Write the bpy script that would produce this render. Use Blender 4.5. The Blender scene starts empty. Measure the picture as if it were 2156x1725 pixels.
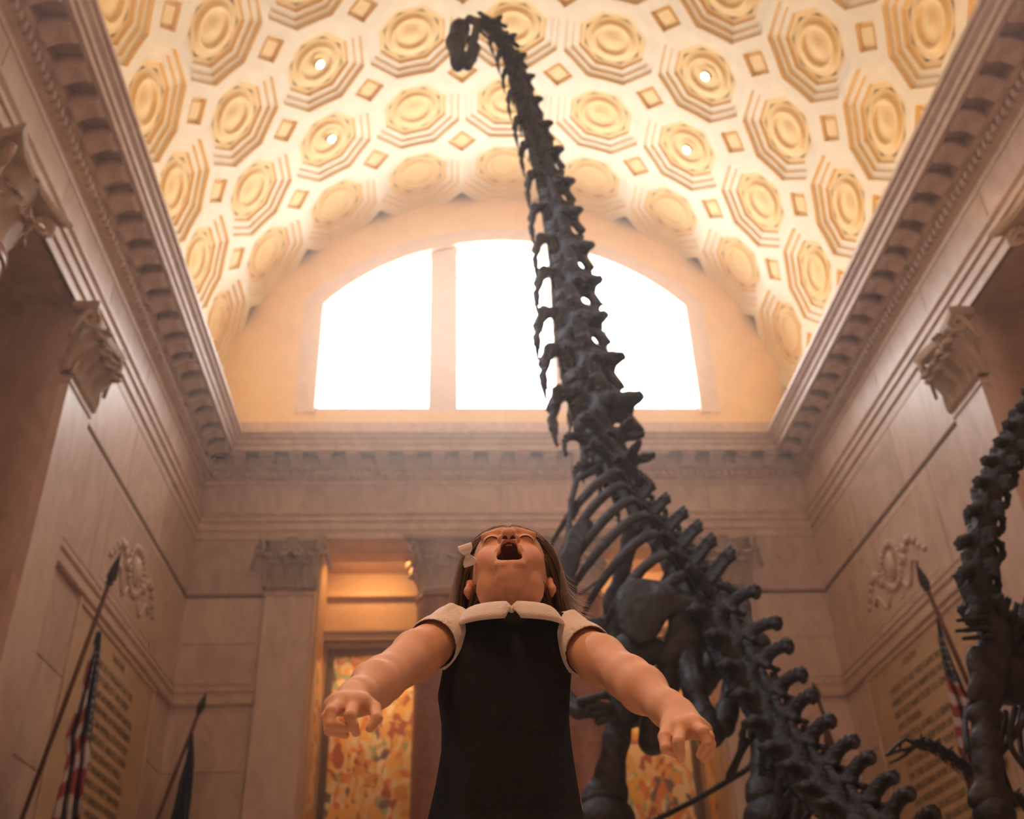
import bpy, bmesh, math, random
import numpy as np
from mathutils import Vector, Matrix
random.seed(7); np.random.seed(7)
PI = math.pi
S = bpy.context.scene
COL = S.collection

# ---------------------------------------------------------------- camera
ZC = 0.18                                    # camera height above the floor
CAM = Vector((-1.756, 0.0, ZC))
FPX, PXC, PYC = 2157.1, 1078.0, 862.5
def cam_axes(yaw, pitch, roll):
    cy, sy = math.cos(yaw), math.sin(yaw)
    w = Vector((-sy*math.cos(pitch), cy*math.cos(pitch), math.sin(pitch)))
    r = Vector((cy, sy, 0)); u = r.cross(w)
    return r*math.cos(roll)+u*math.sin(roll), -r*math.sin(roll)+u*math.cos(roll), w
CR, CU, CW = cam_axes(math.radians(-3.7098), math.radians(32.466), math.radians(-1.9603))
cam = bpy.data.cameras.new('camera'); camo = bpy.data.objects.new('camera', cam); COL.objects.link(camo)
cam.sensor_width = 36; cam.lens = FPX/2156*36; cam.clip_start = 0.05; cam.clip_end = 200
M = Matrix((CR, CU, -CW)).transposed().to_4x4(); M.translation = CAM
camo.matrix_world = M
cam.dof.use_dof = True; cam.dof.focus_distance = 1.72; cam.dof.aperture_fstop = 5.2
S.camera = camo
def ray(x, y):
    return CW + CR*((x-PXC)/FPX) - CU*((y-PYC)/FPX)
def at(x, y, Y):                             # the point seen at pixel (x, y) whose depth in the room is Y
    d = ray(x, y); return CAM + d*(Y/d.y)
def atx(x, y, X):                            # the same on a plane parallel to the side walls
    d = ray(x, y); return CAM + d*((X-CAM.x)/d.x)

# ---------------------------------------------------------------- light
S.view_settings.view_transform = 'Standard'; S.view_settings.look = 'None'
S.view_settings.gamma = 1; S.view_settings.use_curve_mapping = False
S.view_settings.exposure = 0.1
W0 = bpy.data.worlds.new('world'); S.world = W0; W0.use_nodes = True
W0.node_tree.nodes['Background'].inputs[0].default_value = (0.75, 0.85, 1, 1)
W0.node_tree.nodes['Background'].inputs[1].default_value = 1.0
S.cycles.max_bounces = 6; S.cycles.diffuse_bounces = 4; S.cycles.glossy_bounces = 3
S.cycles.transmission_bounces = 3; S.cycles.volume_bounces = 0; S.cycles.transparent_max_bounces = 8
S.cycles.caustics_reflective = False; S.cycles.caustics_refractive = False
S.cycles.sample_clamp_indirect = 4.0; S.cycles.sample_clamp_direct = 0
S.cycles.use_denoising = True
S.cycles.use_adaptive_sampling = True; S.cycles.adaptive_threshold = 0.08; S.cycles.adaptive_min_samples = 12
S.cycles.volume_max_steps = 64
def H(h): return h+ZC                        # heights were measured from the camera
W, D = 10.2, 30.64
def area(name, loc, direction, sx, sy, power, color, spread=180):
    l = bpy.data.lights.new(name, 'AREA'); l.shape = 'RECTANGLE'; l.size = sx; l.size_y = sy
    l.energy = power; l.color = color; l.spread = math.radians(spread)
    o = bpy.data.objects.new(name, l); COL.objects.link(o); o.location = loc
    o.rotation_euler = Vector(direction).to_track_quat('-Z', 'Y').to_euler()
    return o
WARM = (1, .62, .26); AMBER = (1, .5, .16)
# cove strips standing on the cornice, turned up at the vault
area('cove_light', (-9.1, 15, H(18.05)), (.55, 0, 1), 28, .25, 560, (1, .585, .18))
area('cove_light', (9.1, 15, H(18.05)), (-.55, 0, 1), 28, .25, 560, (1, .585, .18))
# lamps over the murals in the recesses
area('recess_light', (0, 32.0, H(14.3)), (0, .55, -1), 11.5, .3, 330, AMBER)
area('recess_light', (0, 31.8, H(11.2)), (0, .8, -1), 11.5, .3, 170, (1, .60, .28), 140)
for s in (-1, 1):
    area('recess_light', (s*11.6, 12.3, H(14.2)), (s*.5, 0, -1), .3, 11, 200 if s > 0 else 40, AMBER)
# unseen warm fill lights added behind the camera to brighten girl and end wall
area('added_fill', (-2.6, -.6, 6.5), (.15, .35, -1), 1.4, 1.4, 205, (1, .53, .27))
area('added_fill', (2.6, -2.8, 3.2), (-1.6, 2, -.9), 1.0, 1.0, 16, (1, .42, .15))
area('added_fill', (-6.5, -5, 9), (5.5, 35.6, 6.5), 3, 3, 150, (1, .58, .43), 75)
area('added_fill', (6.5, -5, 9), (-4.5, 35.6, 6.5), 3, 3, 240, (1, .60, .46), 75)
for loc, pw, aim, sz, cc in (((8.8, 7.5, H(18.2)), 1800, (-1.66, 1.62, .9), 11, (1, .93, .9)), ((-8.8, 7.5, H(18.2)), 3200, (-1.66, 1.62, .9), 11, (1, .93, .9)),
                             ((-8.8, 8.5, H(18.2)), 4800, (-.2, 10.2, 7.6), 38, (.82, .88, 1)), ((8.8, 8.5, H(18.2)), 1500, (.5, 9.6, 6.0), 38, (.9, .9, 1))):
    sp = bpy.data.lights.new('added_spot', 'SPOT'); sp.energy = pw; sp.color = cc; sp.spot_size = math.radians(sz); sp.spot_blend = .5; sp.shadow_soft_size = .12  # unseen spots added for rim light on the girl and highlights on the bones
    so = bpy.data.objects.new('added_spot', sp); COL.objects.link(so); so.location = loc
    so.rotation_euler = (Vector(aim)-Vector(loc)).to_track_quat('-Z', 'Y').to_euler()

# ---------------------------------------------------------------- helpers
def rgb(v): return tuple(v)+(1,)
def mat(name, col, rough=.6, spec=.5, metal=0):
    m = bpy.data.materials.new(name); m.use_nodes = True
    b = m.node_tree.nodes['Principled BSDF']
    b.inputs['Base Color'].default_value = rgb(col); b.inputs['Roughness'].default_value = rough
    b.inputs['Metallic'].default_value = metal; b.inputs['Specular IOR Level'].default_value = spec
    return m
def noisy(name, c1, c2, scale=2, rough=.6, bump=0, bscale=None, detail=5, spec=.5, dist=1.2, stretch=(1, 1, 1)):
    m = mat(name, c1, rough, spec); nt = m.node_tree; b = nt.nodes['Principled BSDF']
    tc = nt.nodes.new('ShaderNodeTexCoord'); mp = nt.nodes.new('ShaderNodeMapping'); mp.inputs['Scale'].default_value = stretch
    n = nt.nodes.new('ShaderNodeTexNoise'); n.inputs['Scale'].default_value = scale
    n.inputs['Detail'].default_value = detail; n.inputs['Distortion'].default_value = dist
    r = nt.nodes.new('ShaderNodeValToRGB')
    r.color_ramp.elements[0].position = .32; r.color_ramp.elements[1].position = .68
    r.color_ramp.elements[0].color = rgb(c1); r.color_ramp.elements[1].color = rgb(c2)
    L = nt.links.new
    L(tc.outputs['Object'], mp.inputs[0]); L(mp.outputs[0], n.inputs['Vector']); L(n.outputs[0], r.inputs[0]); L(r.outputs[0], b.inputs['Base Color'])
    if bump:
        n2 = nt.nodes.new('ShaderNodeTexNoise'); n2.inputs['Scale'].default_value = bscale or scale*6; n2.inputs['Detail'].default_value = 4
        bp = nt.nodes.new('ShaderNodeBump'); bp.inputs['Strength'].default_value = bump; bp.inputs['Distance'].default_value = .02
        L(tc.outputs['Object'], n2.inputs['Vector']); L(n2.outputs[0], bp.inputs['Height']); L(bp.outputs[0], b.inputs['Normal'])
    return m
def attrmat(name, rough=.6, spec=.4, sss=0, bump=0, bscale=200):
    m = mat(name, (1, 1, 1), rough, spec); nt = m.node_tree; b = nt.nodes['Principled BSDF']
    a = nt.nodes.new('ShaderNodeAttribute'); a.attribute_name = 'Col'
    nt.links.new(a.outputs['Color'], b.inputs['Base Color'])
    if sss:
        b.inputs['Subsurface Weight'].default_value = sss; b.inputs['Subsurface Radius'].default_value = (1, .35, .2)
        b.inputs['Subsurface Scale'].default_value = .006
    if bump:
        tc = nt.nodes.new('ShaderNodeTexCoord'); n2 = nt.nodes.new('ShaderNodeTexNoise'); n2.inputs['Scale'].default_value = bscale
        bp = nt.nodes.new('ShaderNodeBump'); bp.inputs['Strength'].default_value = bump; bp.inputs['Distance'].default_value = .002
        nt.links.new(tc.outputs['Object'], n2.inputs['Vector']); nt.links.new(n2.outputs[0], bp.inputs['Height']); nt.links.new(bp.outputs[0], b.inputs['Normal'])
    return m

class MB:
    """collects geometry for ONE mesh object"""
    def __init__(s): s.v = []; s.f = []
    def add(s, vs, fs):
        k = len(s.v); s.v += [tuple(v) for v in vs]; s.f += [tuple(i+k for i in f) for f in fs]; return s
    def box(s, x0, x1, y0, y1, z0, z1):
        v = [(x, y, z) for z in (z0, z1) for y in (y0, y1) for x in (x0, x1)]
        return s.add(v, [(0, 2, 3, 1), (4, 5, 7, 6), (0, 1, 5, 4), (2, 6, 7, 3), (0, 4, 6, 2), (1, 3, 7, 5)])
    def loft(s, rings, cap=True, closed=True):
        n = len(rings[0]); vs = [p for r in rings for p in r]; fs = []
        for i in range(len(rings)-1):
            for j in range(n if closed else n-1):
                a = i*n+j; b = i*n+(j+1) % n; fs.append((a, b, b+n, a+n))
        if cap and closed:
            fs.append(tuple(range(n))[::-1]); fs.append(tuple((len(rings)-1)*n+j for j in range(n)))
        return s.add(vs, fs)
    def tube(s, pts, rad, n=8, cap=True, flat=1.0, up=None):
        pts = [Vector(p) for p in pts]; rings = []
        prev = Vector(up) if up is not None else None
        for i, p in enumerate(pts):
            t = (pts[min(i+1, len(pts)-1)]-pts[max(i-1, 0)]).normalized()
            if prev is None: prev = t.orthogonal()
            a = (prev - t*prev.dot(t))
            a = a.normalized() if a.length > 1e-6 else t.orthogonal().normalized()
            prev = a; b = t.cross(a); r = rad[i] if isinstance(rad, (list, tuple)) else rad
            rings.append([p+a*(r*math.cos(2*PI*k/n))+b*(r*flat*math.sin(2*PI*k/n)) for k in range(n)])
        return s.loft(rings, cap)
    def lathe(s, prof, n=24, c=(0, 0, 0), cap=True):
        return s.loft([[(c[0]+r*math.cos(2*PI*k/n), c[1]+r*math.sin(2*PI*k/n), c[2]+z) for k in range(n)] for r, z in prof], cap)
    def ball(s, c, r, n=8, m=6, sc=(1, 1, 1)):
        c = Vector(c); rings = []
        for i in range(m+1):
            a = -PI/2+PI*i/m; rr = max(math.cos(a), .02)
            rings.append([(c.x+r*sc[0]*rr*math.cos(2*PI*k/n), c.y+r*sc[1]*rr*math.sin(2*PI*k/n), c.z+r*sc[2]*math.sin(a)) for k in range(n)])
        return s.loft(rings)
    def mesh(s, name, m=None, smooth=False):
        me = bpy.data.meshes.new(name); me.from_pydata(s.v, [], s.f); me.validate()
        bm = bmesh.new(); bm.from_mesh(me); bmesh.ops.recalc_face_normals(bm, faces=bm.faces); bm.to_mesh(me); bm.free()
        if m: me.materials.append(m)
        if smooth: me.polygons.foreach_set('use_smooth', [True]*len(me.polygons))
        return me
    def build(s, name, m=None, parent=None, smooth=False, loc=None):
        return link(name, s.mesh(name, m, smooth), parent, loc)
def link(name, me, parent=None, loc=None, mw=None):
    o = bpy.data.objects.new(name, me); COL.objects.link(o)
    if parent: o.parent = parent
    if loc is not None: o.location = loc
    if mw is not None: o.matrix_basis = mw
    return o
def autosmooth(o, deg=35):
    me = o.data; me.polygons.foreach_set('use_smooth', [True]*len(me.polygons))
    try: me.set_sharp_from_angle(angle=math.radians(deg))
    except Exception: pass
    return o
def tag(o, label, cat, group=None, kind=None):
    o['label'] = label; o['category'] = cat
    if group: o['group'] = group
    if kind: o['kind'] = kind
    return o
def struct(o): o['kind'] = 'structure'; return o
def empty(name, loc=(0, 0, 0), rot=(0, 0, 0)):
    o = bpy.data.objects.new(name, None); COL.objects.link(o); o.location = loc; o.rotation_euler = rot; o.empty_display_size = .2; return o
def copy_tree(o, parent=None):
    c = o.copy(); COL.objects.link(c); c.parent = parent
    for ch in list(o.children): copy_tree(ch, c)
    return c

M_WALL = noisy('tan_marble', (.53, .37, .295), (.67, .50, .42), 1.1, .45, .15, 9, dist=2.5, stretch=(1, 1, .6))
def vary(m, amt):
    nt = m.node_tree; b = nt.nodes['Principled BSDF']; src = b.inputs['Base Color'].links[0].from_socket
    oi = nt.nodes.new('ShaderNodeObjectInfo'); mr = nt.nodes.new('ShaderNodeMapRange'); mr.inputs[3].default_value = 1-amt; mr.inputs[4].default_value = 1+amt
    hs = nt.nodes.new('ShaderNodeHueSaturation'); nt.links.new(oi.outputs['Random'], mr.inputs[0]); nt.links.new(mr.outputs[0], hs.inputs['Value'])
    nt.links.new(src, hs.inputs['Color']); nt.links.new(hs.outputs[0], b.inputs['Base Color'])
M_JOINT = mat('dark_joint', (.24, .155, .11), .9)
M_BLOCK = noisy('pale_marble', (.55, .395, .32), (.70, .53, .445), .8, .4, .1, 8, dist=3, stretch=(1, 1, .5))
vary(M_BLOCK, .10)
M_PANEL = noisy('yellow_limestone', (.56, .38, .22), (.63, .44, .27), 1.5, .6, .1, 12)
M_TRIM = noisy('pink_marble', (.57, .40, .315), (.70, .52, .42), 1.3, .45, .1, 10, dist=2)
M_CAP = noisy('carved_stone', (.42, .30, .22), (.55, .41, .31), 3, .7, .2, 20)
M_RED = noisy('red_column_marble', (.24, .085, .05), (.38, .16, .10), 1.6, .28, 0, dist=3)
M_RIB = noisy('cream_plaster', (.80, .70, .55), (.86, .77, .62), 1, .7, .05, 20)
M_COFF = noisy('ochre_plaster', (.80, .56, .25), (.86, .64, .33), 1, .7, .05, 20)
M_REC = noisy('recess_plaster', (.55, .36, .2), (.62, .43, .26), 1, .7)
M_FLOOR = noisy('polished_stone_floor', (.35, .28, .22), (.48, .4, .33), .7, .25)
M_TEXT = mat('incised_letters', (.12, .07, .035), .8)
WIN_E = 12; HAZE = 0.0066
# ---------------------------------------------------------------- the room shell
Y0 = -8.0; ZT = H(14.5)                      # rear of the hall, underside of the entablature
OPN = 18.5; OPS = OPN-12.4                   # the side recesses run from OPS to OPN
RD = 2.8                                     # depth of the recesses
fl = struct(MB().box(-14, 14, Y0-1, D+4, -.3, 0).build('floor', M_FLOOR))

def side_wall(s, name):
    b = MB(); x0, x1 = sorted((s*W, s*(W+RD+.2)))
    b.box(x0, x1, OPN, D+3.2, 0, ZT); b.box(x0, x1, Y0, OPS, 0, ZT)
    xb0, xb1 = sorted((s*(W+RD), s*(W+RD+.2))); b.box(xb0, xb1, OPS, OPN, 0, ZT)
    b.box(x0, x1, Y0, D+3.2, ZT, H(19.55))
    return struct(b.build(name, M_WALL))
wall_left = side_wall(-1, 'wall_left'); wall_right = side_wall(1, 'wall_right')
struct(MB().box(-13.4, 13.4, Y0-.3, Y0, 0, H(30)).build('wall_front', M_WALL))

# end wall: piers, recess back, entablature core
b = MB()
b.box(-W, -6.2, D, D+RD, 0, ZT); b.box(6.2, W, D, D+RD, 0, ZT)
b.box(-W, W, D+RD, D+RD+.2, 0, ZT)
b.box(-W, W, D, D+RD+.2, ZT, H(19.0))
wall_back = struct(b.build('wall_back', M_WALL))
struct(MB().box(-6.2, 6.2, D+.9, D+RD, ZT-.02, ZT+.0).build('ceiling_1', M_REC))
# recess interior is plastered warm
rp = MB(); rp.box(-6.2, 6.2, D+RD-.05, D+RD, 0, ZT); rp.build('plaster_panel', M_REC, wall_back)
for s in (-1, 1):
    q = MB(); xa, xb = sorted((s*6.2, s*6.15)); q.box(xa, xb, D+.5, D+RD-.05, 0, ZT)
    q.build('plaster_panel', M_REC, wall_back)
mb = MB(); mb.box(-6.15, 6.15, D+RD-.35, D+RD-.05, H(12.0), H(12.25)); mb.box(-6.15, 6.15, D+RD-.45, D+RD-.05, H(12.25), H(12.35)); mb.box(-6.15, 6.15, D+RD-.3, D+RD-.05, H(13.55), H(13.75))
mb.build('ledge', M_REC, wall_back)

# lunette above the cornice with an arched window opening
RV, ZV = W, H(19.5)
GX0, GZ0, GR = .14, H(18.47), 8.88           # window arch
SILL = H(19.45)
def arch_z(x, off=0): return GZ0+math.sqrt(max((GR+off)**2-(x-GX0)**2, 0))
def vault_z(x, r=RV+.25): return ZV+math.sqrt(max(r*r-x*x, 0))
XL, XR = -6.7, 6.98                          # window jambs
lb = MB(); N = 60
def strip(b, xs, zlo, zhi, y0, y1):
    for i in range(len(xs)-1):
        a, c = xs[i], xs[i+1]; za0, zc0, za1, zc1 = zlo(a), zlo(c), zhi(a), zhi(c)
        v = [(a, y0, za0), (c, y0, zc0), (c, y0, zc1), (a, y0, za1), (a, y1, za0), (c, y1, zc0), (c, y1, zc1), (a, y1, za1)]
        b.add(v, [(0, 1, 2, 3), (7, 6, 5, 4), (0, 4, 5, 1), (3, 2, 6, 7)])
xs = list(np.linspace(-W-.2, XL, 12)); strip(lb, xs, lambda x: H(19.0), lambda x: max(vault_z(x), H(19.2)), D, D+.9)
xs = list(np.linspace(XL, XR, 40)); strip(lb, xs, arch_z, vault_z, D, D+.9)
strip(lb, xs, lambda x: H(19.0), lambda x: SILL, D, D+.9)
xs = list(np.linspace(XR, W+.2, 12)); strip(lb, xs, lambda x: H(19.0), lambda x: max(vault_z(x), H(19.2)), D, D+.9)
lb.add([(XL, D, SILL), (XL, D+.9, SILL), (XL, D+.9, arch_z(XL)), (XL, D, arch_z(XL))], [(0, 1, 2, 3)])
lb.add([(XR, D, SILL), (XR, D+.9, SILL), (XR, D+.9, arch_z(XR)), (XR, D, arch_z(XR))], [(0, 1, 2, 3)])
M_LUN = noisy('lunette_plaster', (.84, .56, .28), (.90, .64, .35), .8, .7)
lb.build('lunette', M_LUN, wall_back)

# window: surround, two piers, sills, panes, glazing bars
M_SUR = noisy('rosy_marble', (.72, .53, .45), (.8, .62, .54), 1.2, .5)
win = struct(empty('window_1', (0, D, SILL)))
def wpart(b, name, m, par=None, smooth=False):
    o = b.build(name, m, None, smooth); o.parent = par or win
    o.matrix_parent_inverse = win.matrix_world.inverted() if False else Matrix.Translation((0, -D, -SILL))
    return o
for k, (o0, o1, pj) in enumerate(((.0, .34, .16), (.34, .72, .07))):
    sb = MB()
    pts = [(XL-o0, SILL-.1)]+[(x, arch_z(x, o0)) for x in np.linspace(XL-o0, XR+o0, 41)]+[(XR+o0, SILL-.1)]
    pto = [(XL-o1, SILL-.1)]+[(x, arch_z(x, o1)) for x in np.linspace(XL-o1, XR+o1, 41)]+[(XR+o1, SILL-.1)]
    rings = []
    for (xa, za), (xc, zc) in zip(pts, pto):
        rings.append([(xa, D-pj, za), (xc, D-pj, zc), (xc, D+.02, zc), (xa, D+.02, za)])
    sb.loft(rings); wpart(sb, 'surround', M_SUR)
for xa, xb in ((-2.74, -1.70), (1.86, 2.94)):
    pb = MB(); strip(pb, [xa, xb], lambda x: SILL-.1, lambda x: arch_z(x)+.05, D+.05, D+.7)
    pb.add([(xa, D+.05, SILL), (xa, D+.7, SILL), (xa, D+.7, arch_z(xa)), (xa, D+.05, arch_z(xa))], [(0, 1, 2, 3)])
    pb.add([(xb, D+.05, SILL), (xb, D+.7, SILL), (xb, D+.7, arch_z(xb)), (xb, D+.05, arch_z(xb))], [(0, 1, 2, 3)])
    wpart(pb, 'mullion', M_SUR)
m = bpy.data.materials.new('daylit_pane'); m.use_nodes = True; nt = m.node_tree; nt.nodes.clear()
o_ = nt.nodes.new('ShaderNodeOutputMaterial'); e_ = nt.nodes.new('ShaderNodeEmission')
e_.inputs[0].default_value = (1, .985, .97, 1); e_.inputs[1].default_value = WIN_E; nt.links.new(e_.outputs[0], o_.inputs[0])
M_PANE = m
M_BAR = mat('pale_window_bar', (.6, .56, .52), .5)
for (xa, xb) in ((XL, -2.74), (-1.70, 1.86), (2.94, XR)):
    gb = MB(); xs = list(np.linspace(xa, xb, 14)); strip(gb, xs, lambda x: SILL+.12, lambda x: arch_z(x)+.02, D+.5, D+.53)
    wpart(gb, 'pane', M_PANE)
    sb = MB(); sb.box(xa, xb, D+.08, D+.6, SILL-.05, SILL+.2); sb.box(xa, xb, D+.3, D+.5, SILL+.2, SILL+.32)
    wpart(sb, 'sill', M_SUR)
    n = 4; 
    for i in range(1, n):
        x = xa+(xb-xa)*i/n; wpart(MB().box(x-.03, x+.03, D+.4, D+.5, SILL+.2, arch_z(x)), 'glazing_bar', M_BAR)
    z = SILL+1.3
    while z < arch_z((xa+xb)/2):
        u0, u1 = xa, xb
        lim = math.sqrt(max(GR*GR-(z-GZ0)**2, .01)); u0 = max(xa, GX0-lim); u1 = min(xb, GX0+lim)
        if u1-u0 > .4: wpart(MB().box(u0, u1, D+.4, D+.5, z-.03, z+.03), 'glazing_bar', M_BAR)
        z += 1.3

# ---------------------------------------------------------------- coffered barrel vault
SPY = 3.25; SPA = 19.1; A0 = .9
def cyl(u, v, depth):                        # u across (degrees of arc), v along the hall
    a = math.radians(u); r = RV+depth
    return (r*math.sin(a), v, ZV+r*math.cos(a))
vb = MB(); NN = 64; bb = 1.086/1.625
angs = [2*PI*k/NN for k in range(NN)]
def outer(t):
    c, s_ = abs(math.cos(t)), abs(math.sin(t)); return min(1/max(c, 1e-6), 1/max(s_, 1e-6), (1+bb)/(c+s_))
def octo(t, f):
    a = (t+PI/8) % (PI/4)-PI/8; return f*math.cos(PI/8)/math.cos(a)/math.cos(PI/8)
FO = .93
rows = [29.03-SPY*i for i in range(7)]
cols = [A0+SPA*(j-4) for j in range(9)]
cell = MB()
def ringpts(uc, vc, f, d):
    return [cyl(uc+SPA/2*f(t)*math.cos(t), vc+SPY/2*f(t)*math.sin(t), d) for t in angs]
def wrap(me_b, uc, vc, fs_):
    return me_b.loft([ringpts(uc, vc, f, d) for f, d in fs_], cap=False)
for vc in rows:
    for uc in cols:
        o8 = lambda t, k=FO: octo(t, k)
        wrap(vb, uc, vc, [(outer, 0), (lambda t: (outer(t)+octo(t, FO))/2, 0), (lambda t: octo(t, FO), 0)])
# side strips below the last coffers, and the plain vault further back
vlo, vhi = rows[-1]-SPY/2, D+.02
def plain(b, u0, u1, v0, v1, nu=8):
    us = np.linspace(u0, u1, nu+1)
    for i in range(nu):
        b.add([cyl(us[i], v0, 0), cyl(us[i+1], v0, 0), cyl(us[i+1], v1, 0), cyl(us[i], v1, 0)], [(0, 1, 2, 3)])
eL, eR = cols[0]-SPA/2, cols[-1]+SPA/2
plain(vb, -90, eL, vlo, vhi, 2); plain(vb, eR, 90, vlo, vhi, 2)
plain(vb, -90, 90, Y0, vlo, 40)
for s in (-1, 1): vb.add([(s*RV, Y0, H(17.6)), (s*RV, D, H(17.6)), (s*RV, D, ZV), (s*RV, Y0, ZV)], [(0, 1, 2, 3)])
ceiling = struct(vb.build('ceiling', M_RIB, None, True))
autosmooth(ceiling, 40)
# one shell outside keeps the sky out
sh = MB(); us = np.linspace(-90, 90, 33)
sh.loft([[(  (RV+1.2)*math.sin(math.radians(u)), y, ZV+(RV+1.2)*math.cos(math.radians(u))) for u in us] for y in (Y0-.3, D+1)], cap=False, closed=False)
struct(sh.build('roof', M_JOINT))
# the coffers: one mesh shared by all, turned round the vault's axis
def coffer_mesh():
    b = MB(); c0 = 0
    prof = [(lambda t: octo(t, FO), 0), (lambda t: octo(t, FO*.985), .12), (lambda t: octo(t, .80), .12), (lambda t: octo(t, .785), .21),
            (lambda t: octo(t, .66), .21), (lambda t: octo(t, .645), .30), (lambda t: octo(t, .545), .30)]
    b.loft([ringpts(0, 0, f, d) for f, d in prof], cap=False)
    return b
def disc_mesh():
    b = MB(); pr = [(.545, .30), (.42, .30), (.41, .24), (.37, .22), (.33, .24), (.32, .30), (.27, .31), (.16, .30), (.12, .27), (.05, .25), (.01, .24)]
    b.loft([ringpts(0, 0, (lambda t, k=k: k), d) for k, d in pr], cap=False)
    return b
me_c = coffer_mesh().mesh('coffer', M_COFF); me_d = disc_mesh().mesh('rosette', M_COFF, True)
# treads pale, risers ochre: warm light bounced between the steps put into the colour
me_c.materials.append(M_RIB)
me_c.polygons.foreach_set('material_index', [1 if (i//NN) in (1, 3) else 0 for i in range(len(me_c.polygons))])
# diamond pans between coffers
dm = MB()
def dia(f, d): return [cyl(SPA/2*(1-bb)*f*x, SPY/2*(1-bb)*f*y, d) for x, y in ((1, 0), (0, 1), (-1, 0), (0, -1))]
dm.loft([dia(1, 0), dia(.97, .14), dia(.66, .14), dia(.6, .06), dia(.02, .06)], cap=False)
me_q = dm.mesh('diamond_panel', M_COFF)
def put(me, name, u, v, par):
    R_ = Matrix.Translation((0, 0, ZV)) @ Matrix.Rotation(math.radians(u), 4, 'Y') @ Matrix.Translation((0, v, -ZV))
    return link(name, me, par, mw=R_)
for vc in rows:
    for uc in cols:
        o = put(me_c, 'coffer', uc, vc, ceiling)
        d = link('rosette', me_d, o)
for i in range(len(rows)):
    for j in range(len(cols)+1):
        put(me_q, 'diamond_panel', cols[0]-SPA/2+SPA*j, rows[i]-SPY/2, ceiling)
# four little spotlights set in coffers
M_BULB = bpy.data.materials.new('lit_bulb'); M_BULB.use_nodes = True
bs = M_BULB.node_tree.nodes['Principled BSDF']; bs.inputs['Emission Color'].default_value = (1, .97, .88, 1); bs.inputs['Emission Strength'].default_value = 14
M_BRASS = mat('brass_ring', (.6, .45, .2), .35, metal=1)
spots = [(-36.9, 22.5, 'round ceiling spotlight in the upper coffer left of the skull'), (-36.6, 25.75, 'round ceiling spotlight in the lower coffer on the left of the vault'),
         (39.2, 22.5, 'round ceiling spotlight in the upper coffer on the right of the vault'), (39.2, 25.75, 'round ceiling spotlight in the lower coffer on the right of the vault')]
for u, v, lab in spots:
    R_ = Matrix.Translation((0, 0, ZV)) @ Matrix.Rotation(math.radians(u), 4, 'Y')
    e = empty('ceiling_spotlight'); e.matrix_basis = R_ @ Matrix.Translation((0, v, RV+.14)); tag(e, lab, 'ceiling light', 'spotlights in the vault')
    MB().lathe([(.2, .12), (.2, 0), (.16, -.03), (.14, .0)], 20, cap=False).build('housing', M_BRASS, e, True)
    MB().ball((0, 0, 0), .13, 12, 8, (1, 1, .6)).build('bulb', M_BULB, e, True)

# ---------------------------------------------------------------- entablature mouldings (mitred round the room)
def run(prof, name, m, seg='lbr', kind=True):
    outs = []
    def sec(fn):
        b = MB(); b.loft([[fn(c, z, 0) for c, z in prof], [fn(c, z, 1) for c, z in prof]], cap=True); return b
    if 'l' in seg: outs.append(sec(lambda c, z, e: (-(W-c), (D-c) if e else Y0, z)))
    if 'b' in seg: outs.append(sec(lambda c, z, e: ((W-c)*(1 if e else -1), D-c, z)))
    if 'r' in seg: outs.append(sec(lambda c, z, e: ((W-c), (D-c) if e else Y0, z)))
    return [struct(autosmooth(o.build(name, m), 25)) for o in outs]
B_ = -.05
arch = [(B_, H(14.5)), (.05, H(14.5)), (.05, H(14.78)), (.11, H(14.80)), (.11, H(15.08)), (.17, H(15.10)), (.17, H(15.26)), (.24, H(15.34)), (.24, H(15.42)), (B_, H(15.42))]
tr1 = run(arch, 'trim_1', M_TRIM)
bed = [(B_, H(16.48)), (.06, H(16.48)), (.10, H(16.62)), (.22, H(16.66)), (.22, H(16.92)), (.34, H(16.96)), (.40, H(17.04)), (.40, H(17.48)), (B_, H(17.48))]
tr2 = run(bed, 'trim_2', M_TRIM)
cor = [(B_, H(17.46)), (1.0, H(17.46)), (1.0, H(17.22)), (1.11, H(17.22)), (1.11, H(17.42)), (1.17, H(17.44)), (1.20, H(17.56)), (1.30, H(17.64)), (1.32, H(17.70)), (1.40, H(17.74)), (1.40, H(17.87)), (B_, H(17.87))]
tr3 = run(cor, 'trim_3', M_TRIM)
names3 = ('left', 'back', 'right')
# carved modillions under the cornice
mod = MB()
pf = [(0, .2), (.60, .2), (.60, -.10), (.52, -.16), (.36, -.14), (.18, -.24), (.08, -.30), (0, -.30)]
mod.loft([[(x, c, z) for c, z in pf] for x in (-.2, .2)]); 
for x in (-.2, .2): mod.tube([(x-.03, .53, -.08), (x+.03, .53, -.08)], .075, 8)
me_mod = mod.mesh('modillion', M_TRIM)
soff = MB().box(-.22, .22, -.22, .22, -.02, .02); 
def place_wall(me, name, par, side, s_, z, c):
    if side == 1: o = link(name, me, par, (s_, D-c, z)); o.rotation_euler.z = PI
    elif side == 0: o = link(name, me, par, (-(W-c), s_, z)); o.rotation_euler.z = -PI/2
    else: o = link(name, me, par, (W-c, s_, z)); o.rotation_euler.z = PI/2
    return o
for i in range(20): place_wall(me_mod, 'modillion', tr3[1], 1, -8.93+.94*i, H(17.26), .40)
for sd in (0, 2):
    y = D-1.4
    while y > 6: place_wall(me_mod, 'modillion', tr3[sd], sd, y, H(17.26), .40); y -= .94
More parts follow.
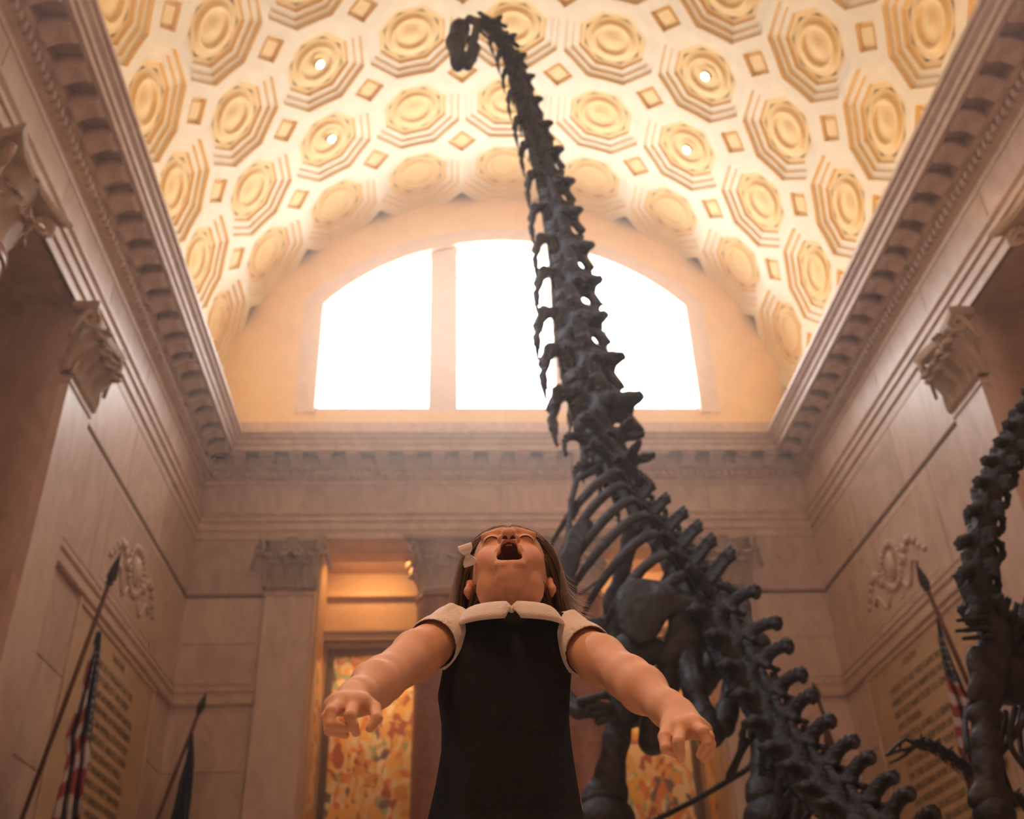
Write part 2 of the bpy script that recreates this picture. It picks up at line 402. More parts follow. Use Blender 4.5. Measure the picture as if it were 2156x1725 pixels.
# dentils: far too small and many to pick apart
def dentils(side):
    b = MB(); L0, L1 = (-9.8, 9.8) if side == 1 else (5, D-.4); s_ = L0
    while s_ < L1:
        a, c = s_, s_+.13
        if side == 1: b.box(a, c, D-.34, D-.2, H(16.68), H(16.90))
        elif side == 0: b.box(-W+.2, -W+.34, a, c, H(16.68), H(16.90))
        else: b.box(W-.34, W-.2, a, c, H(16.68), H(16.90))
        s_ += .235
    o = b.build('dentils', M_BLOCK, tr2[side]); o['kind'] = 'stuff'
for sd in range(3): dentils(sd)

# big ashlar blocks, each a hair proud of the joints
def blk(par, side, s0, s1, z0, z1, m=M_BLOCK, proud=.035, name='stone_block', g=.018):
    b = MB(); s0 += g; s1 -= g; z0 += g; z1 -= g
    if side == 1: b.box(s0, s1, D-proud, D+.01, z0, z1)
    elif side == 0: b.box(-W-.01, -W+proud, s0, s1, z0, z1)
    else: b.box(W-proud, W+.01, s0, s1, z0, z1)
    return b.build(name, m, par)
zf0, zf1 = H(15.42), H(16.48)
for a, c in zip(np.linspace(-W, W, 7)[:-1]-[0, 0, 0, 0, 0, 0], np.linspace(-W, W, 7)[1:]): blk(wall_back, 1, a, c, zf0, zf1, proud=.04)
for sd, wl in ((0, wall_left), (2, wall_right)):
    ys = np.linspace(2.4, D, 9)
    for a, c in zip(ys[:-1], ys[1:]): blk(wl, sd, a, c, zf0, zf1, proud=.04)
BZ = [0, H(2.6), H(5.2), H(7.2)]
for a, c in ((-W, -7.78), (7.78, W)):
    blk(wall_back, 1, a, c, H(12.62), H(14.5)); blk(wall_back, 1, a, c, H(11.0), H(12.5)); blk(wall_back, 1, a, c, H(9.75), H(11.0))
    for z0, z1 in zip(BZ, BZ[1:]+[H(8.9)]): blk(wall_back, 1, a, c, z0, z1)
for sd, wl in ((0, wall_left), (2, wall_right)):
    for a, c in ((20.1, 23.6), (23.6, 27.1), (27.1, D)):
        blk(wl, sd, a, c, H(12.62), H(14.5))
    blk(wl, sd, 20.1, 22.2, H(9.75), H(12.5)); blk(wl, sd, 28.3, D, H(9.75), H(12.5)); blk(wl, sd, 22.2, 28.3, H(9.75), H(12.5))
    for z0, z1 in zip(BZ, BZ[1:]+[H(8.9)]):
        blk(wl, sd, 20.1, 22.0, z0, z1); blk(wl, sd, 28.9, D, z0, z1)
# string courses
sc_ = [(B_, H(12.51)), (.0, H(12.51)), (.05, H(12.54)), (.05, H(12.59)), (0, H(12.61)), (B_, H(12.62))]
def run2(prof, name, m, side, s0, s1):
    b = MB()
    def P(c, z, s_):
        return (s_, D-c, z) if side == 1 else ((-(W-c), s_, z) if side == 0 else ((W-c), s_, z))
    b.loft([[P(c, z, s0) for c, z in prof], [P(c, z, s1) for c, z in prof]]); return b
def m3(h0): return [(B_, H(h0)), (.07, H(h0)), (.13, H(h0+.04)), (.13, H(h0+.16)), (.06, H(h0+.2)), (.04, H(h0+.38)), (.10, H(h0+.42)), (.10, H(h0+.55)), (B_, H(h0+.6))]
k = 4
for sd, rs in ((0, [(20.05, D)]), (1, [(-W, -7.75), (7.75, W)]), (2, [(20.05, D)])):
    for s0, s1 in rs:
        struct(run2(m3(9.1), 'trim_%d' % k, M_TRIM, sd, s0, s1).build('trim_%d' % k, M_TRIM)); k += 1
        struct(run2(sc_, 'trim_%d' % k, M_JOINT, sd, s0, s1).build('trim_%d' % k, M_JOINT)); k += 1
# inscription slabs and carved frames on the side walls
def frame(par, side, s0, s1, z0, z1, w, c, name='panel_frame'):
    b = MB()
    for a0, a1, b0, b1 in ((s0, s1, z1-w, z1), (s0, s1, z0, z0+w), (s0, s0+w, z0+w, z1-w), (s1-w, s1, z0+w, z1-w)):
        if side == 0: b.box(-W, -W+c, a0, a1, b0, b1)
        else: b.box(W-c, W, a0, a1, b0, b1)
    return b.build(name, M_TRIM, par)
TXR = ['YOUTH', '', 'I WANT TO SEE YOU GAME BOYS', 'I WANT TO SEE YOU BRAVE AND MANLY', 'AND I ALSO WANT TO SEE YOU GENTLE', 'AND TENDER', 'BE PRACTICAL AS WELL AS GENEROUS',
       'IN YOUR IDEALS KEEP YOUR EYES ON', 'THE STARS BUT KEEP YOUR FEET', 'ON THE GROUND', 'COURAGE HARD WORK SELF MASTERY', 'AND INTELLIGENT EFFORT ARE ALL', 'ESSENTIAL TO SUCCESSFUL LIFE', 'CHARACTER IN THE LONG RUN IS THE', 'DECISIVE FACTOR IN THE LIFE OF AN', 'INDIVIDUAL AND OF NATIONS ALIKE']
TXL = ['NATURE', '', 'THERE IS A DELIGHT IN THE', 'HARDY LIFE OF THE OPEN', 'THERE ARE NO WORDS THAT CAN TELL', 'THE HIDDEN SPIRIT OF THE WILDERNESS', 'THAT CAN REVEAL ITS MYSTERY', 'ITS MELANCHOLY AND ITS CHARM', 'THE NATION BEHAVES WELL', 'IF IT TREATS THE NATURAL RESOURCES', 'AS ASSETS WHICH IT MUST TURN OVER', 'TO THE NEXT GENERATION INCREASED', 'AND NOT IMPAIRED IN VALUE', 'CONSERVATION MEANS DEVELOPMENT', 'AS MUCH AS IT DOES PROTECTION']
for sd, wl, TX in ((0, wall_left, TXL), (2, wall_right, TXR)):
    sg = -1 if sd == 0 else 1
    slab = MB().box(*sorted((sg*W, sg*(W-.03))), 22.05, 28.85, H(1.5), H(9.05)).build('inscription_slab', M_PANEL, wl)
    frame(wl, sd, 22.0, 28.9, H(1.4), H(9.1), .14, .07)
    z = H(8.66)
    for i, t in enumerate(TX):
        if t:
            cu = bpy.data.curves.new('inscription', 'FONT'); cu.body = t; cu.size = .245 if i else .24; cu.extrude = .004
            cu.align_x = 'CENTER' if i == 0 else 'LEFT'; cu.align_y = 'CENTER'; cu.space_character = 1.08
            o = bpy.data.objects.new('inscription_line', cu); COL.objects.link(o); o.data.materials.append(M_TEXT)
            dg = bpy.context.evaluated_depsgraph_get(); me = bpy.data.meshes.new_from_object(o.evaluated_get(dg)); bpy.data.objects.remove(o)
            lo = link('inscription_line', me, slab)
            w_ = (max(v.co.x for v in me.vertices)-min(v.co.x for v in me.vertices)) if len(me.vertices) else 1
            if w_ > 3.7: lo.scale.x = 3.7/w_
            if sd == 2:
                lo.rotation_euler = (PI/2, 0, -PI/2); lo.location = (W-.036, 25.75 if i == 0 else 27.45, z)
            else:
                lo.rotation_euler = (PI/2, 0, PI/2); lo.location = (-W+.036, 25.45 if i == 0 else 23.6, z)
        z -= .32 if t else .12
    # upper framed field with carved wreath and scrolls
    frame(wl, sd, 22.9, 28.0, H(9.95), H(12.3), .05, .045)
    frame(wl, sd, 23.08, 27.82, H(10.12), H(12.13), .04, .04)
    rb = MB(); X = sg*(W-.05)
    for kx in range(22):
        a = 2*PI*kx/22; rb.ball((X, 25.45+.62*math.cos(a), H(11.15)+.62*math.sin(a)), .15, 6, 4, (.5, 1, .8))
    rb.ball((X, 25.45, H(11.15)), .34, 10, 6, (.4, 1, 1.2))
    for s2 in (-1, 1):
        for q in range(7):
            t = q/6; rb.ball((X, 25.45+s2*(.8+1.25*t), H(11.0)+.35*math.sin(t*4)), .2-.012*q, 6, 4, (.45, 1.1, .8))
        rb.tube([(X, 25.45+s2*(.5+.35*t), H(10.5)-.25*math.sin(t*2)) for t in np.linspace(0, 3, 12)], .055, 6)
    rb.build('carved_relief', M_BLOCK, wl, True)

# ---------------------------------------------------------------- columns and pilasters with leafy capitals
def leaf_mesh(w, h, curl):
    b = MB(); rows_ = 8; prof = []
    for i in range(rows_+1):
        t = i/rows_; ang = t*t*2.3
        z = h*(t if t < .75 else .75+.25*math.sin((t-.75)/.25*PI*.75)*.8); y = curl*(t**2.2)*1.0
        if t > .85: z -= (t-.85)*h*.8
        ww = w*(.75+.35*math.sin(PI*t))*(1 if t < .85 else 1-(t-.85)*3.2)
        prof.append((z, y, ww))
    us_ = [-1, -.72, -.4, -.12, .12, .4, .72, 1]
    front = [[(u*ww/2, y+.05*abs(u)*-1+(.03 if abs(u) < .2 else 0)+(.02 if abs(abs(u)-.72) < .05 else 0), z+(.03*h if abs(abs(u)-.72) < .05 else 0)) for u in us_] for z, y, ww in prof]
    back = [[(x, y-.06, z) for x, y, z in r] for r in front]
    n = len(us_); b.loft(front, cap=False, closed=False); b.loft(back, cap=False, closed=False)
    for s_ in (0, n-1):
        b.loft([[r[s_], r2[s_]] for r, r2 in zip(front, back)], cap=False, closed=False)
    b.loft([front[-1], back[-1]], cap=False, closed=False)
    return b.mesh('leaf', M_CAP, True)
me_leaf = leaf_mesh(.62, .78, .34); me_leaf2 = leaf_mesh(.62, 1.15, .36); me_leaf3 = leaf_mesh(.36, .5, .26)
def volute_mesh():
    b = MB(); pts = []; 
    for i in range(26):
        t = i/25; a = t*4.2*PI*.8; r = .23*(1-t*.82)
        pts.append((0, .0+r*math.sin(a)*1.0, r*math.cos(a)))
    b.tube(pts, [.065*(1-.5*i/25) for i in range(26)], 6)
    b.tube([(0, -.35, -.62), (0, -.24, -.2), (0, -.12, .12), (0, 0, .23)], [.05, .06, .065, .065], 6)
    return b.mesh('volute', M_CAP, True)
me_vol = volute_mesh()
HC0, HC1 = 12.62, 14.5                        # capital from, to
def capital(par, round_, w):
    """w = half width of the shaft at the top"""
    hc = HC1-HC0; b = MB()
    if round_:
        b.lathe([(w*.98, 0), (w*1.04, .04), (w*1.04, .1), (w*.95, .14), (w*.95, .9), (w*1.05, 1.3), (w*1.25, 1.6), (w*1.3, 1.66)], 28)
    else:
        b.loft([[(x*k_, y, z) for x, y in ((-w, 0), (w, 0), (w, -.26*k2), (-w, -.26*k2))] for k_, k2, z in ((1, 1, 0), (1.05, 1.2, .05), (.93, .5, .12), (.90, .45, .95), (.98, .8, 1.4), (1.1, 1.6, 1.66))])
    cap = b.build('capital', M_CAP, par); autosmooth(cap, 40); cap.location = (0, 0, H(HC0))
    # abacus with hollowed sides
    ab = MB(); R1 = w*1.62
    def abac(z, k_):
        pts = []
        if round_:
            for q in range(4):
                for t in np.linspace(-1, 1, 9)[:-1]:
                    a = q*PI/2; d_ = R1*k_*(.82+.18*t*t); x, y = t*R1*k_, -d_
                    pts.append((x*math.cos(a)-y*math.sin(a), x*math.sin(a)+y*math.cos(a), z))
        else:
            x1 = w*1.5*k_
            for t in np.linspace(-1, 1, 9): pts.append((t*x1, -(.42+.18*t*t)*k_, z))
            pts += [(x1, 0, z), (-x1, 0, z)]
        return pts
    ab.loft([abac(1.64, .95), abac(1.72, 1.0), abac(1.80, 1.0), abac(1.82, .93), abac(1.88, .93)])
    autosmooth(ab.build('abacus', M_CAP, cap), 30)
    if round_:
        for ring, (me, z, n, off, r) in enumerate(((me_leaf, .12, 8, 0, w*.95), (me_leaf2, .12, 8, PI/8, w*.92))):
            for i in range(n):
                a = off+2*PI*i/n; o = link('leaf', me, cap, (math.sin(a)*r, -math.cos(a)*r, z)); o.rotation_euler.z = a+PI
        for i in range(4):
            a = PI/4+i*PI/2; o = link('volute', me_vol, cap, (math.sin(a)*w*1.62, -math.cos(a)*w*1.62, 1.38)); o.rotation_euler.z = a+PI
        for i in range(4):
            a = i*PI/2; o = link('leaf', me_leaf3, cap, (math.sin(a)*w*1.05, -math.cos(a)*w*1.05, 1.3)); o.rotation_euler.z = a+PI
    else:
        for i, x in enumerate((-.66, 0, .66)):
            o = link('leaf', me_leaf, cap, (x*w*.98, -.24, .12)); o.rotation_euler.z = PI; o.scale = (.82, 1.7, 1)
        for x in (-1, -.33, .33, 1):
            o = link('leaf', me_leaf2, cap, (x*w*.95, -.22, .12)); o.rotation_euler.z = PI; o.scale = (.68, 1.5, 1)
        for s_ in (-1, 1):
            o = link('leaf', me_leaf, cap, (s_*w*1.02, -.12, .12)); o.rotation_euler.z = PI-s_*PI/2; o.scale.x = .6
            o = link('volute', me_vol, cap, (s_*w*1.38, -.45, 1.38)); o.rotation_euler.z = PI-s_*PI/4
            o = link('volute', me_vol, cap, (s_*w*.28, -.42, 1.30)); o.rotation_euler.z = PI-s_*PI/2; o.scale = (.7,)*3
        o = link('leaf', me_leaf3, cap, (0, -.34, 1.28)); o.rotation_euler.z = PI
    return cap
def column(x, y, rz, lab):
    t = empty('marble_column', (x, y, 0), (0, 0, rz)); tag(t, lab, 'column', 'red marble columns')
    MB().box(-1.15, 1.15, -1.15, 1.15, 0, .35).build('plinth', M_TRIM, t)
    autosmooth(MB().lathe([(1.1, .35), (1.12, .5), (1.05, .62), (.95, .7), (.98, .8), (1.02, .9), (.96, 1.0)], 32).build('base', M_TRIM, t), 40)
    autosmooth(MB().lathe([(.93, 1.0), (.93, 4), (.9, 8), (.83, H(12.2)), (.82, H(12.42)), (.87, H(12.46)), (.88, H(12.56)), (.84, H(12.62))], 36).build('shaft', M_RED, t), 40)
    capital(t, True, .82)
    return t
def pilaster(x, y, rz, lab):
    t = empty('marble_pilaster', (x, y, 0), (0, 0, rz)); tag(t, lab, 'pilaster', 'flat marble pilasters')
    b = MB(); 
    MB().box(-.72, .72, -.2, 0, .8, H(12.5)).build('shaft', M_BLOCK, t)
    MB().box(-.82, .82, -.3, 0, 0, .5).box(-.78, .78, -.26, 0, .5, .8).build('base', M_TRIM, t)
    MB().box(-.76, .76, -.24, 0, H(12.5), H(12.62)).build('astragal', M_TRIM, t)
    capital(t, False, .72)
    return t
pilaster(-6.98, D, 0, 'flat marble pilaster left of the murals on the end wall')
pilaster(6.98, D, 0, 'flat marble pilaster behind the dinosaur hips on the end wall')
column(-2.18, D+.55, 0, 'red marble column directly left of the girl on the end wall')
column(2.18, D+.55, 0, 'red marble column behind the dinosaur thigh on the end wall')
pilaster(-W, OPN+.76, PI/2, 'flat marble pilaster with dark leafy capital on the left wall')
pilaster(W, OPN+.76, -PI/2, 'flat marble pilaster with leafy capital on the right wall')
column(-W-.55, OPN-4.1, PI/2, 'column with leafy capital cut by the left edge of the picture')
column(W+.55, OPN-4.1, -PI/2, 'column with leafy capital cut by the right edge of the picture')

# ---------------------------------------------------------------- murals
def mural_mat(name, seed):
    m = mat(name, (.8, .45, .1), .7); nt = m.node_tree; b = nt.nodes['Principled BSDF']; L = nt.links.new
    tc = nt.nodes.new('ShaderNodeTexCoord'); mp = nt.nodes.new('ShaderNodeMapping'); mp.inputs['Location'].default_value = (seed, seed*.3, seed*.7)
    mp.inputs['Scale'].default_value = (1, 1, .75)
    n = nt.nodes.new('ShaderNodeTexNoise'); n.inputs['Scale'].default_value = 1.3; n.inputs['Detail'].default_value = 3
    mx = nt.nodes.new('ShaderNodeMixRGB'); mx.inputs[0].default_value = .35
    v = nt.nodes.new('ShaderNodeTexVoronoi'); v.inputs['Scale'].default_value = 2.6
    v2 = nt.nodes.new('ShaderNodeTexVoronoi'); v2.inputs['Scale'].default_value = 7.0
    r = nt.nodes.new('ShaderNodeValToRGB'); r.color_ramp.interpolation = 'CONSTANT'
    cols_ = [(0, (.62, .27, .06)), (.13, (.72, .40, .10)), (.25, (.40, .10, .05)), (.33, (.74, .52, .26)), (.46, (.80, .42, .08)), (.56, (.68, .22, .06)),
             (.64, (.78, .60, .36)), (.74, (.20, .12, .12)), (.80, (.36, .40, .18)), (.87, (.74, .36, .08)), (.94, (.30, .33, .34))]
    while len(r.color_ramp.elements) < len(cols_): r.color_ramp.elements.new(.5)
    for e, (p_, c_) in zip(r.color_ramp.elements, cols_): e.position = p_; e.color = rgb(c_)
    sp = nt.nodes.new('ShaderNodeSeparateColor'); ad = nt.nodes.new('ShaderNodeMath'); ad.operation = 'MULTIPLY_ADD'; ad.inputs[1].default_value = .35
    sp2 = nt.nodes.new('ShaderNodeSeparateColor'); ml = nt.nodes.new('ShaderNodeMath'); ml.operation = 'MULTIPLY'; ml.inputs[1].default_value = .65
    L(tc.outputs['Object'], mp.inputs[0]); L(mp.outputs[0], n.inputs['Vector']); L(mp.outputs[0], mx.inputs[1]); L(n.outputs['Color'], mx.inputs[2])
    L(mx.outputs[0], v.inputs['Vector']); L(mx.outputs[0], v2.inputs['Vector'])
    L(v.outputs['Color'], sp.inputs[0]); L(v2.outputs['Color'], sp2.inputs[0]); L(sp.outputs[0], ml.inputs[0]); L(sp2.outputs[1], ad.inputs[0]); L(ml.outputs[0], ad.inputs[2])
    L(ad.outputs[0], r.inputs[0]); L(r.outputs[0], b.inputs['Base Color'])
    return m
M_FRM = mat('dark_bronze_frame', (.10, .05, .03), .5)
M_SCAL = mat('rose_border', (.62, .28, .18), .7)
me_scal = MB().ball((0, 0, 0), .15, 8, 4, (1, .3, .8)).mesh('scallop', M_SCAL)
def mural(x0, x1, seed, lab):
    y = D+RD-.05; t = empty('mural_painting', ((x0+x1)/2, y, 0)); tag(t, lab, 'mural', 'murals between the columns')
    w2 = (x1-x0)/2
    MB().box(-w2, w2, -.06, 0, H(1), H(11.52)).build('canvas', mural_mat('mural_%d' % seed, seed), t)
    f = MB(); f.box(-w2-.22, -w2, -.14, 0, H(.8), H(11.75)); f.box(w2, w2+.22, -.14, 0, H(.8), H(11.75)); f.box(-w2, w2, -.14, 0, H(11.52), H(11.75)); f.box(-w2, w2, -.14, 0, H(.8), H(1.0))
    f.build('frame', M_FRM, t)
    n = int((x1-x0)/.42)
    for i in range(n): link('scallop', me_scal, t, (-w2+.22+(2*w2-.4)*i/(n-1), -.07, H(11.33)))
mural(-5.78, -2.9, 3, 'tall orange mural left of the girl, behind her outstretched arm')
mural(-1.9, 1.9, 11, 'tall orange mural hidden mostly behind the girl in a dark dress')
mural(2.9, 5.78, 23, 'tall orange mural seen between the dinosaur leg bones')
# painted strips on the recess cheeks
for s_, lab in ((-1, 'narrow orange mural strip on the recess cheek by the left pilaster'), (1, 'narrow orange mural strip on the recess cheek by the right pilaster')):
    t = empty('mural_painting', (s_*6.15, D+1.9, 0)); tag(t, lab, 'mural', 'murals between the columns')
    MB().box(*sorted((0, -s_*.04)), -.35, .55, H(1), H(11.52)).build('canvas', mural_mat('mural_side', 5+s_), t)

# thin haze in the hall's air
if HAZE:
    vs_ = W0.node_tree.nodes.new('ShaderNodeVolumeScatter'); vs_.inputs['Density'].default_value = HAZE
    vs_.inputs['Anisotropy'].default_value = .8; vs_.inputs['Color'].default_value = (1, .87, .80, 1)
    W0.node_tree.links.new(vs_.outputs[0], W0.node_tree.nodes['World Output'].inputs['Volume'])
# ---------------------------------------------------------------- blended solid modelling (distance field -> one continuous mesh)
F4 = np.float32
class Solid:
    def __init__(s): s.ops = []
    def cone(s, a, b, ra, rb, k=.01, sub=False, flat=None):
        a = np.array(a, F4); b = np.array(b, F4); ab = b-a; L2 = float(ab@ab)+1e-12
        def f(P):
            d = P-a; t = np.clip((d@ab)/L2, 0, 1)
            return np.sqrt(((d-t[:, None]*ab)**2).sum(1))-(ra+(rb-ra)*t)
        s.ops.append((f, k, sub, (a+b)/2, math.sqrt(L2)/2+max(ra, rb))); return s
    def chain(s, pts, rads, k=.01, sub=False):
        for i in range(len(pts)-1): s.cone(pts[i], pts[i+1], rads[i], rads[i+1], k, sub)
        return s
    def ell(s, c, r, k=.01, sub=False, rot=None):
        c = np.array(c, F4); r = np.array(r, F4); R = None if rot is None else np.array(rot, F4)
        def f(P):
            d = P-c
            if R is not None: d = d@R
            q = d/r; n = np.sqrt((q*q).sum(1)); m = np.sqrt(((q/r)**2).sum(1))
            return n*(n-1)/np.maximum(m, 1e-6)
        s.ops.append((f, k, sub, c, float(r.max()))); return s
    def box(s, c, h, r=.01, k=.01, sub=False, rot=None):
        c = np.array(c, F4); h = np.array(h, F4)-r; R = None if rot is None else np.array(rot, F4)
        def f(P):
            d = P-c
            if R is not None: d = d@R
            q = np.abs(d)-h; return np.sqrt((np.maximum(q, 0)**2).sum(1))+np.minimum(q.max(1), 0)-r
        s.ops.append((f, k, sub, c, float(np.sqrt((h*h).sum()))+r)); return s
    def fn(s, f, k=.01, sub=False, c=(0, 0, 0), rad=1e6):
        s.ops.append((f, k, sub, np.array(c, F4), rad)); return s
    def ev(s, P, ops=None):
        d = np.full(len(P), 10, F4)
        for f, k, sub, c, r in (s.ops if ops is None else ops):
            e = f(P)
            if sub:
                e = -e; h = np.maximum(k-np.abs(d-e), 0)/k; d = np.maximum(d, e)+h*h*k*.25
            else:
                h = np.maximum(k-np.abs(d-e), 0)/k; d = np.minimum(d, e)-h*h*k*.25
        return d
    def mesh(s, h, lo=None, hi=None, clip=None):
        """dual surface over a sparse set of blocks"""
        if lo is None:
            lo = np.min([c-r for f, k, sub, c, r in s.ops if not sub and r < 1e5], 0)-2*h
            hi = np.max([c+r for f, k, sub, c, r in s.ops if not sub and r < 1e5], 0)+2*h
        lo = np.array(lo, float); hi = np.array(hi, float); B = 12
        nb = np.ceil((hi-lo)/(h*B)).astype(int); hb = h*B*.5*math.sqrt(3)
        g = np.arange(B+1); gx, gy, gz = np.meshgrid(g, g, g, indexing='ij'); G = np.stack([gx, gy, gz], -1).reshape(-1, 3)
        S2 = nb*B+2; KX = int(S2[1]*S2[2]); KY = int(S2[2])
        keys = []; vpos = []; edges = [[], [], []]
        C3 = np.array([(i, j, k) for i in (0, 1) for j in (0, 1) for k in (0, 1)])
        E12 = [(a, b) for a in range(8) for b in range(a+1, 8) if np.abs(C3[a]-C3[b]).sum() == 1]
        for bi in range(nb[0]):
            for bj in range(nb[1]):
                cz = (np.arange(nb[2])+.5)*h*B+lo[2]
                cc = np.stack([np.full(nb[2], lo[0]+(bi+.5)*h*B), np.full(nb[2], lo[1]+(bj+.5)*h*B), cz], 1).astype(F4)
                near = [[o for o in s.ops if np.linalg.norm(c_-o[3]) < o[4]+hb+2*o[1]+2*h] for c_ in cc]
                for bk in range(nb[2]):
                    ops = near[bk]
                    if not any(not o[2] for o in ops): continue
                    if abs(float(s.ev(cc[bk:bk+1], ops)[0])) > hb*1.7+.6*max(o[1] for o in ops): continue
                    base = np.array([bi, bj, bk])*B
                    P = ((G+base)*h+lo).astype(F4); V = s.ev(P, ops).reshape(B+1, B+1, B+1)
                    if V.min() > 0 or V.max() < 0: continue
                    sg = V < 0
                    cn = [V[c[0]:B+c[0], c[1]:B+c[1], c[2]:B+c[2]] for c in C3]
                    sn = [c < 0 for c in cn]; tot = sum(x.astype(int) for x in sn)
                    act = (tot > 0) & (tot < 8); idx = np.argwhere(act)
                    if len(idx) == 0: continue
                    vals = np.stack([c[act] for c in cn], 1); acc = np.zeros((len(idx), 3)); cnt = np.zeros(len(idx))
                    for a, b in E12:
                        m = (vals[:, a] < 0) != (vals[:, b] < 0); t = np.where(m, vals[:, a]/np.where(m, vals[:, a]-vals[:, b], 1), 0)
                        acc += np.where(m[:, None], C3[a]+(C3[b]-C3[a])*t[:, None], 0); cnt += m
                    gidx = idx+base; keys.append(gidx[:, 0]*KX+gidx[:, 1]*KY+gidx[:, 2]); vpos.append((gidx+acc/cnt[:, None])*h+lo)
                    for ax in range(3):
                        A_ = sg[:B, :B, :B]; s_ = [slice(0, B)]*3; s_[ax] = slice(1, B+1); B2 = sg[tuple(s_)]
                        e = np.argwhere(A_ != B2)
                        if len(e): edges[ax].append(np.concatenate([e+base, A_[tuple(e.T)][:, None]], 1))
        keys = np.concatenate(keys); vpos = np.concatenate(vpos); order = np.argsort(keys); keys = keys[order]; vpos = vpos[order]
        faces = []; kk = (KX, KY, 1)
        for ax in range(3):
            if not edges[ax]: continue
            e = np.concatenate(edges[ax]); k0 = e[:, 0]*KX+e[:, 1]*KY+e[:, 2]; u, v = [kk[i] for i in range(3) if i != ax]
            q = np.stack([k0, k0-u, k0-u-v, k0-v], 1); ix = np.searchsorted(keys, q); ix = np.clip(ix, 0, len(keys)-1)
            ok = (keys[ix] == q).all(1); ix = ix[ok]; fl_ = e[ok, 3].astype(bool)
            if ax == 1: fl_ = ~fl_
            ix[fl_] = ix[fl_][:, ::-1]; faces.append(ix)
        faces = np.concatenate(faces)[:, ::-1]
        return vpos, faces
def relax(v, f, it=1, w=.5):
    n = len(v)
    for _ in range(it):
        acc = np.zeros_like(v); cnt = np.zeros(n)
        for a, b in ((0, 1), (1, 2), (2, 3), (3, 0)):
            np.add.at(acc, f[:, a], v[f[:, b]]); np.add.at(cnt, f[:, a], 1); np.add.at(acc, f[:, b], v[f[:, a]]); np.add.at(cnt, f[:, b], 1)
        v = v*(1-w)+w*acc/np.maximum(cnt, 1)[:, None]
    return v
def quadmesh(name, v, f, m=None, col=None):
    me = bpy.data.meshes.new(name); me.vertices.add(len(v)); me.vertices.foreach_set('co', np.asarray(v, F4).ravel())
    me.loops.add(len(f)*4); me.loops.foreach_set('vertex_index', np.asarray(f, np.int32).ravel())
    me.polygons.add(len(f)); me.polygons.foreach_set('loop_start', np.arange(0, len(f)*4, 4, dtype=np.int32))
    try: me.polygons.foreach_set('loop_total', np.full(len(f), 4, np.int32))
    except Exception: pass
    me.update(calc_edges=True); me.polygons.foreach_set('use_smooth', np.ones(len(f), bool))
    if m: me.materials.append(m)
    if col is not None:
        a = me.color_attributes.new('Col', 'FLOAT_COLOR', 'POINT'); a.data.foreach_set('color', np.concatenate([col, np.ones((len(col), 1))], 1).astype(F4).ravel())
    return me
def rough(v, amt, fr_=1.0):
    q = v*fr_; n = np.sin(q[:, 0]*17+3*np.sin(q[:, 1]*11))+np.sin(q[:, 1]*19+3*np.sin(q[:, 2]*13))+np.sin(q[:, 2]*15+3*np.sin(q[:, 0]*9)); return v*(1+amt*n[:, None])
def solid_mesh(S_, name, h, m, smooth=1):
    v, f = S_.mesh(h); v = relax(v, f, smooth, .4) if smooth else v
    if name in ('vertebra', 'chevron'): v = rough(v, .022, 1.3)
    return quadmesh(name, v, f, m)

# ---------------------------------------------------------------- bones
M_BONE = noisy('dark_fossil_bone', (.016, .0135, .015), (.045, .038, .04), 6, .55, 1.0, 16, spec=.38)
# every vertebra: x = to its left, y = towards the head, z = dorsal; one unit long
def vert_cervical():
    s = Solid()
    s.cone((0, -.42, 0), (0, .36, 0), .17, .15, .08).ell((0, .46, 0), (.15, .1, .15), .08)
    s.cone((0, -.3, .14), (0, .2, .2), .10, .12, .1)
    s.chain([(0, -.1, .25), (0, -.22, .42), (0, -.28, .52)], [.10, .075, .05], .08)
    for a in (-1, 1):
        s.chain([(a*.10, .2, .22), (a*.22, .52, .24)], [.09, .065], .06)      # front facets
        s.chain([(a*.08, -.15, .28), (a*.2, -.45, .32)], [.09, .07], .06)     # rear facets
        s.chain([(a*.12, .22, 0), (a*.26, .16, -.1), (a*.27, -.05, -.2), (a*.24, -.45, -.27), (a*.22, -.75, -.3)], [.08, .07, .055, .035, .02], .05)
        s.ell((a*.15, 0, .02), (.07, .22, .08), .06, True)
    return solid_mesh(s, 'vertebra', .026, M_BONE)
def vert_neckbase():
    s = Solid()
    s.cone((0, -.4, 0), (0, .36, 0), .24, .22, .08)
    s.cone((0, -.2, .2), (0, .1, .3), .16, .16, .1)
    for a in (-1, 1):
        s.chain([(0, -.05, .35), (a*.12, -.1, .6), (a*.17, -.12, .76)], [.10, .07, .055], .06)
        s.chain([(a*.1, .1, .3), (a*.34, .4, .34)], [.1, .07], .06)
        s.chain([(a*.12, -.15, .3), (a*.32, -.42, .38)], [.1, .075], .06)
        s.chain([(a*.16, .1, .1), (a*.5, .08, .16), (a*.6, .0, .05)], [.11, .09, .06], .08)
        s.chain([(a*.16, .15, -.1), (a*.42, .1, -.3), (a*.5, -.15, -.42), (a*.5, -.6, -.5)], [.09, .07, .05, .03], .06)
        s.ell((a*.23, 0, 0), (.09, .24, .1), .06, True)
    return solid_mesh(s, 'vertebra', .036, M_BONE)
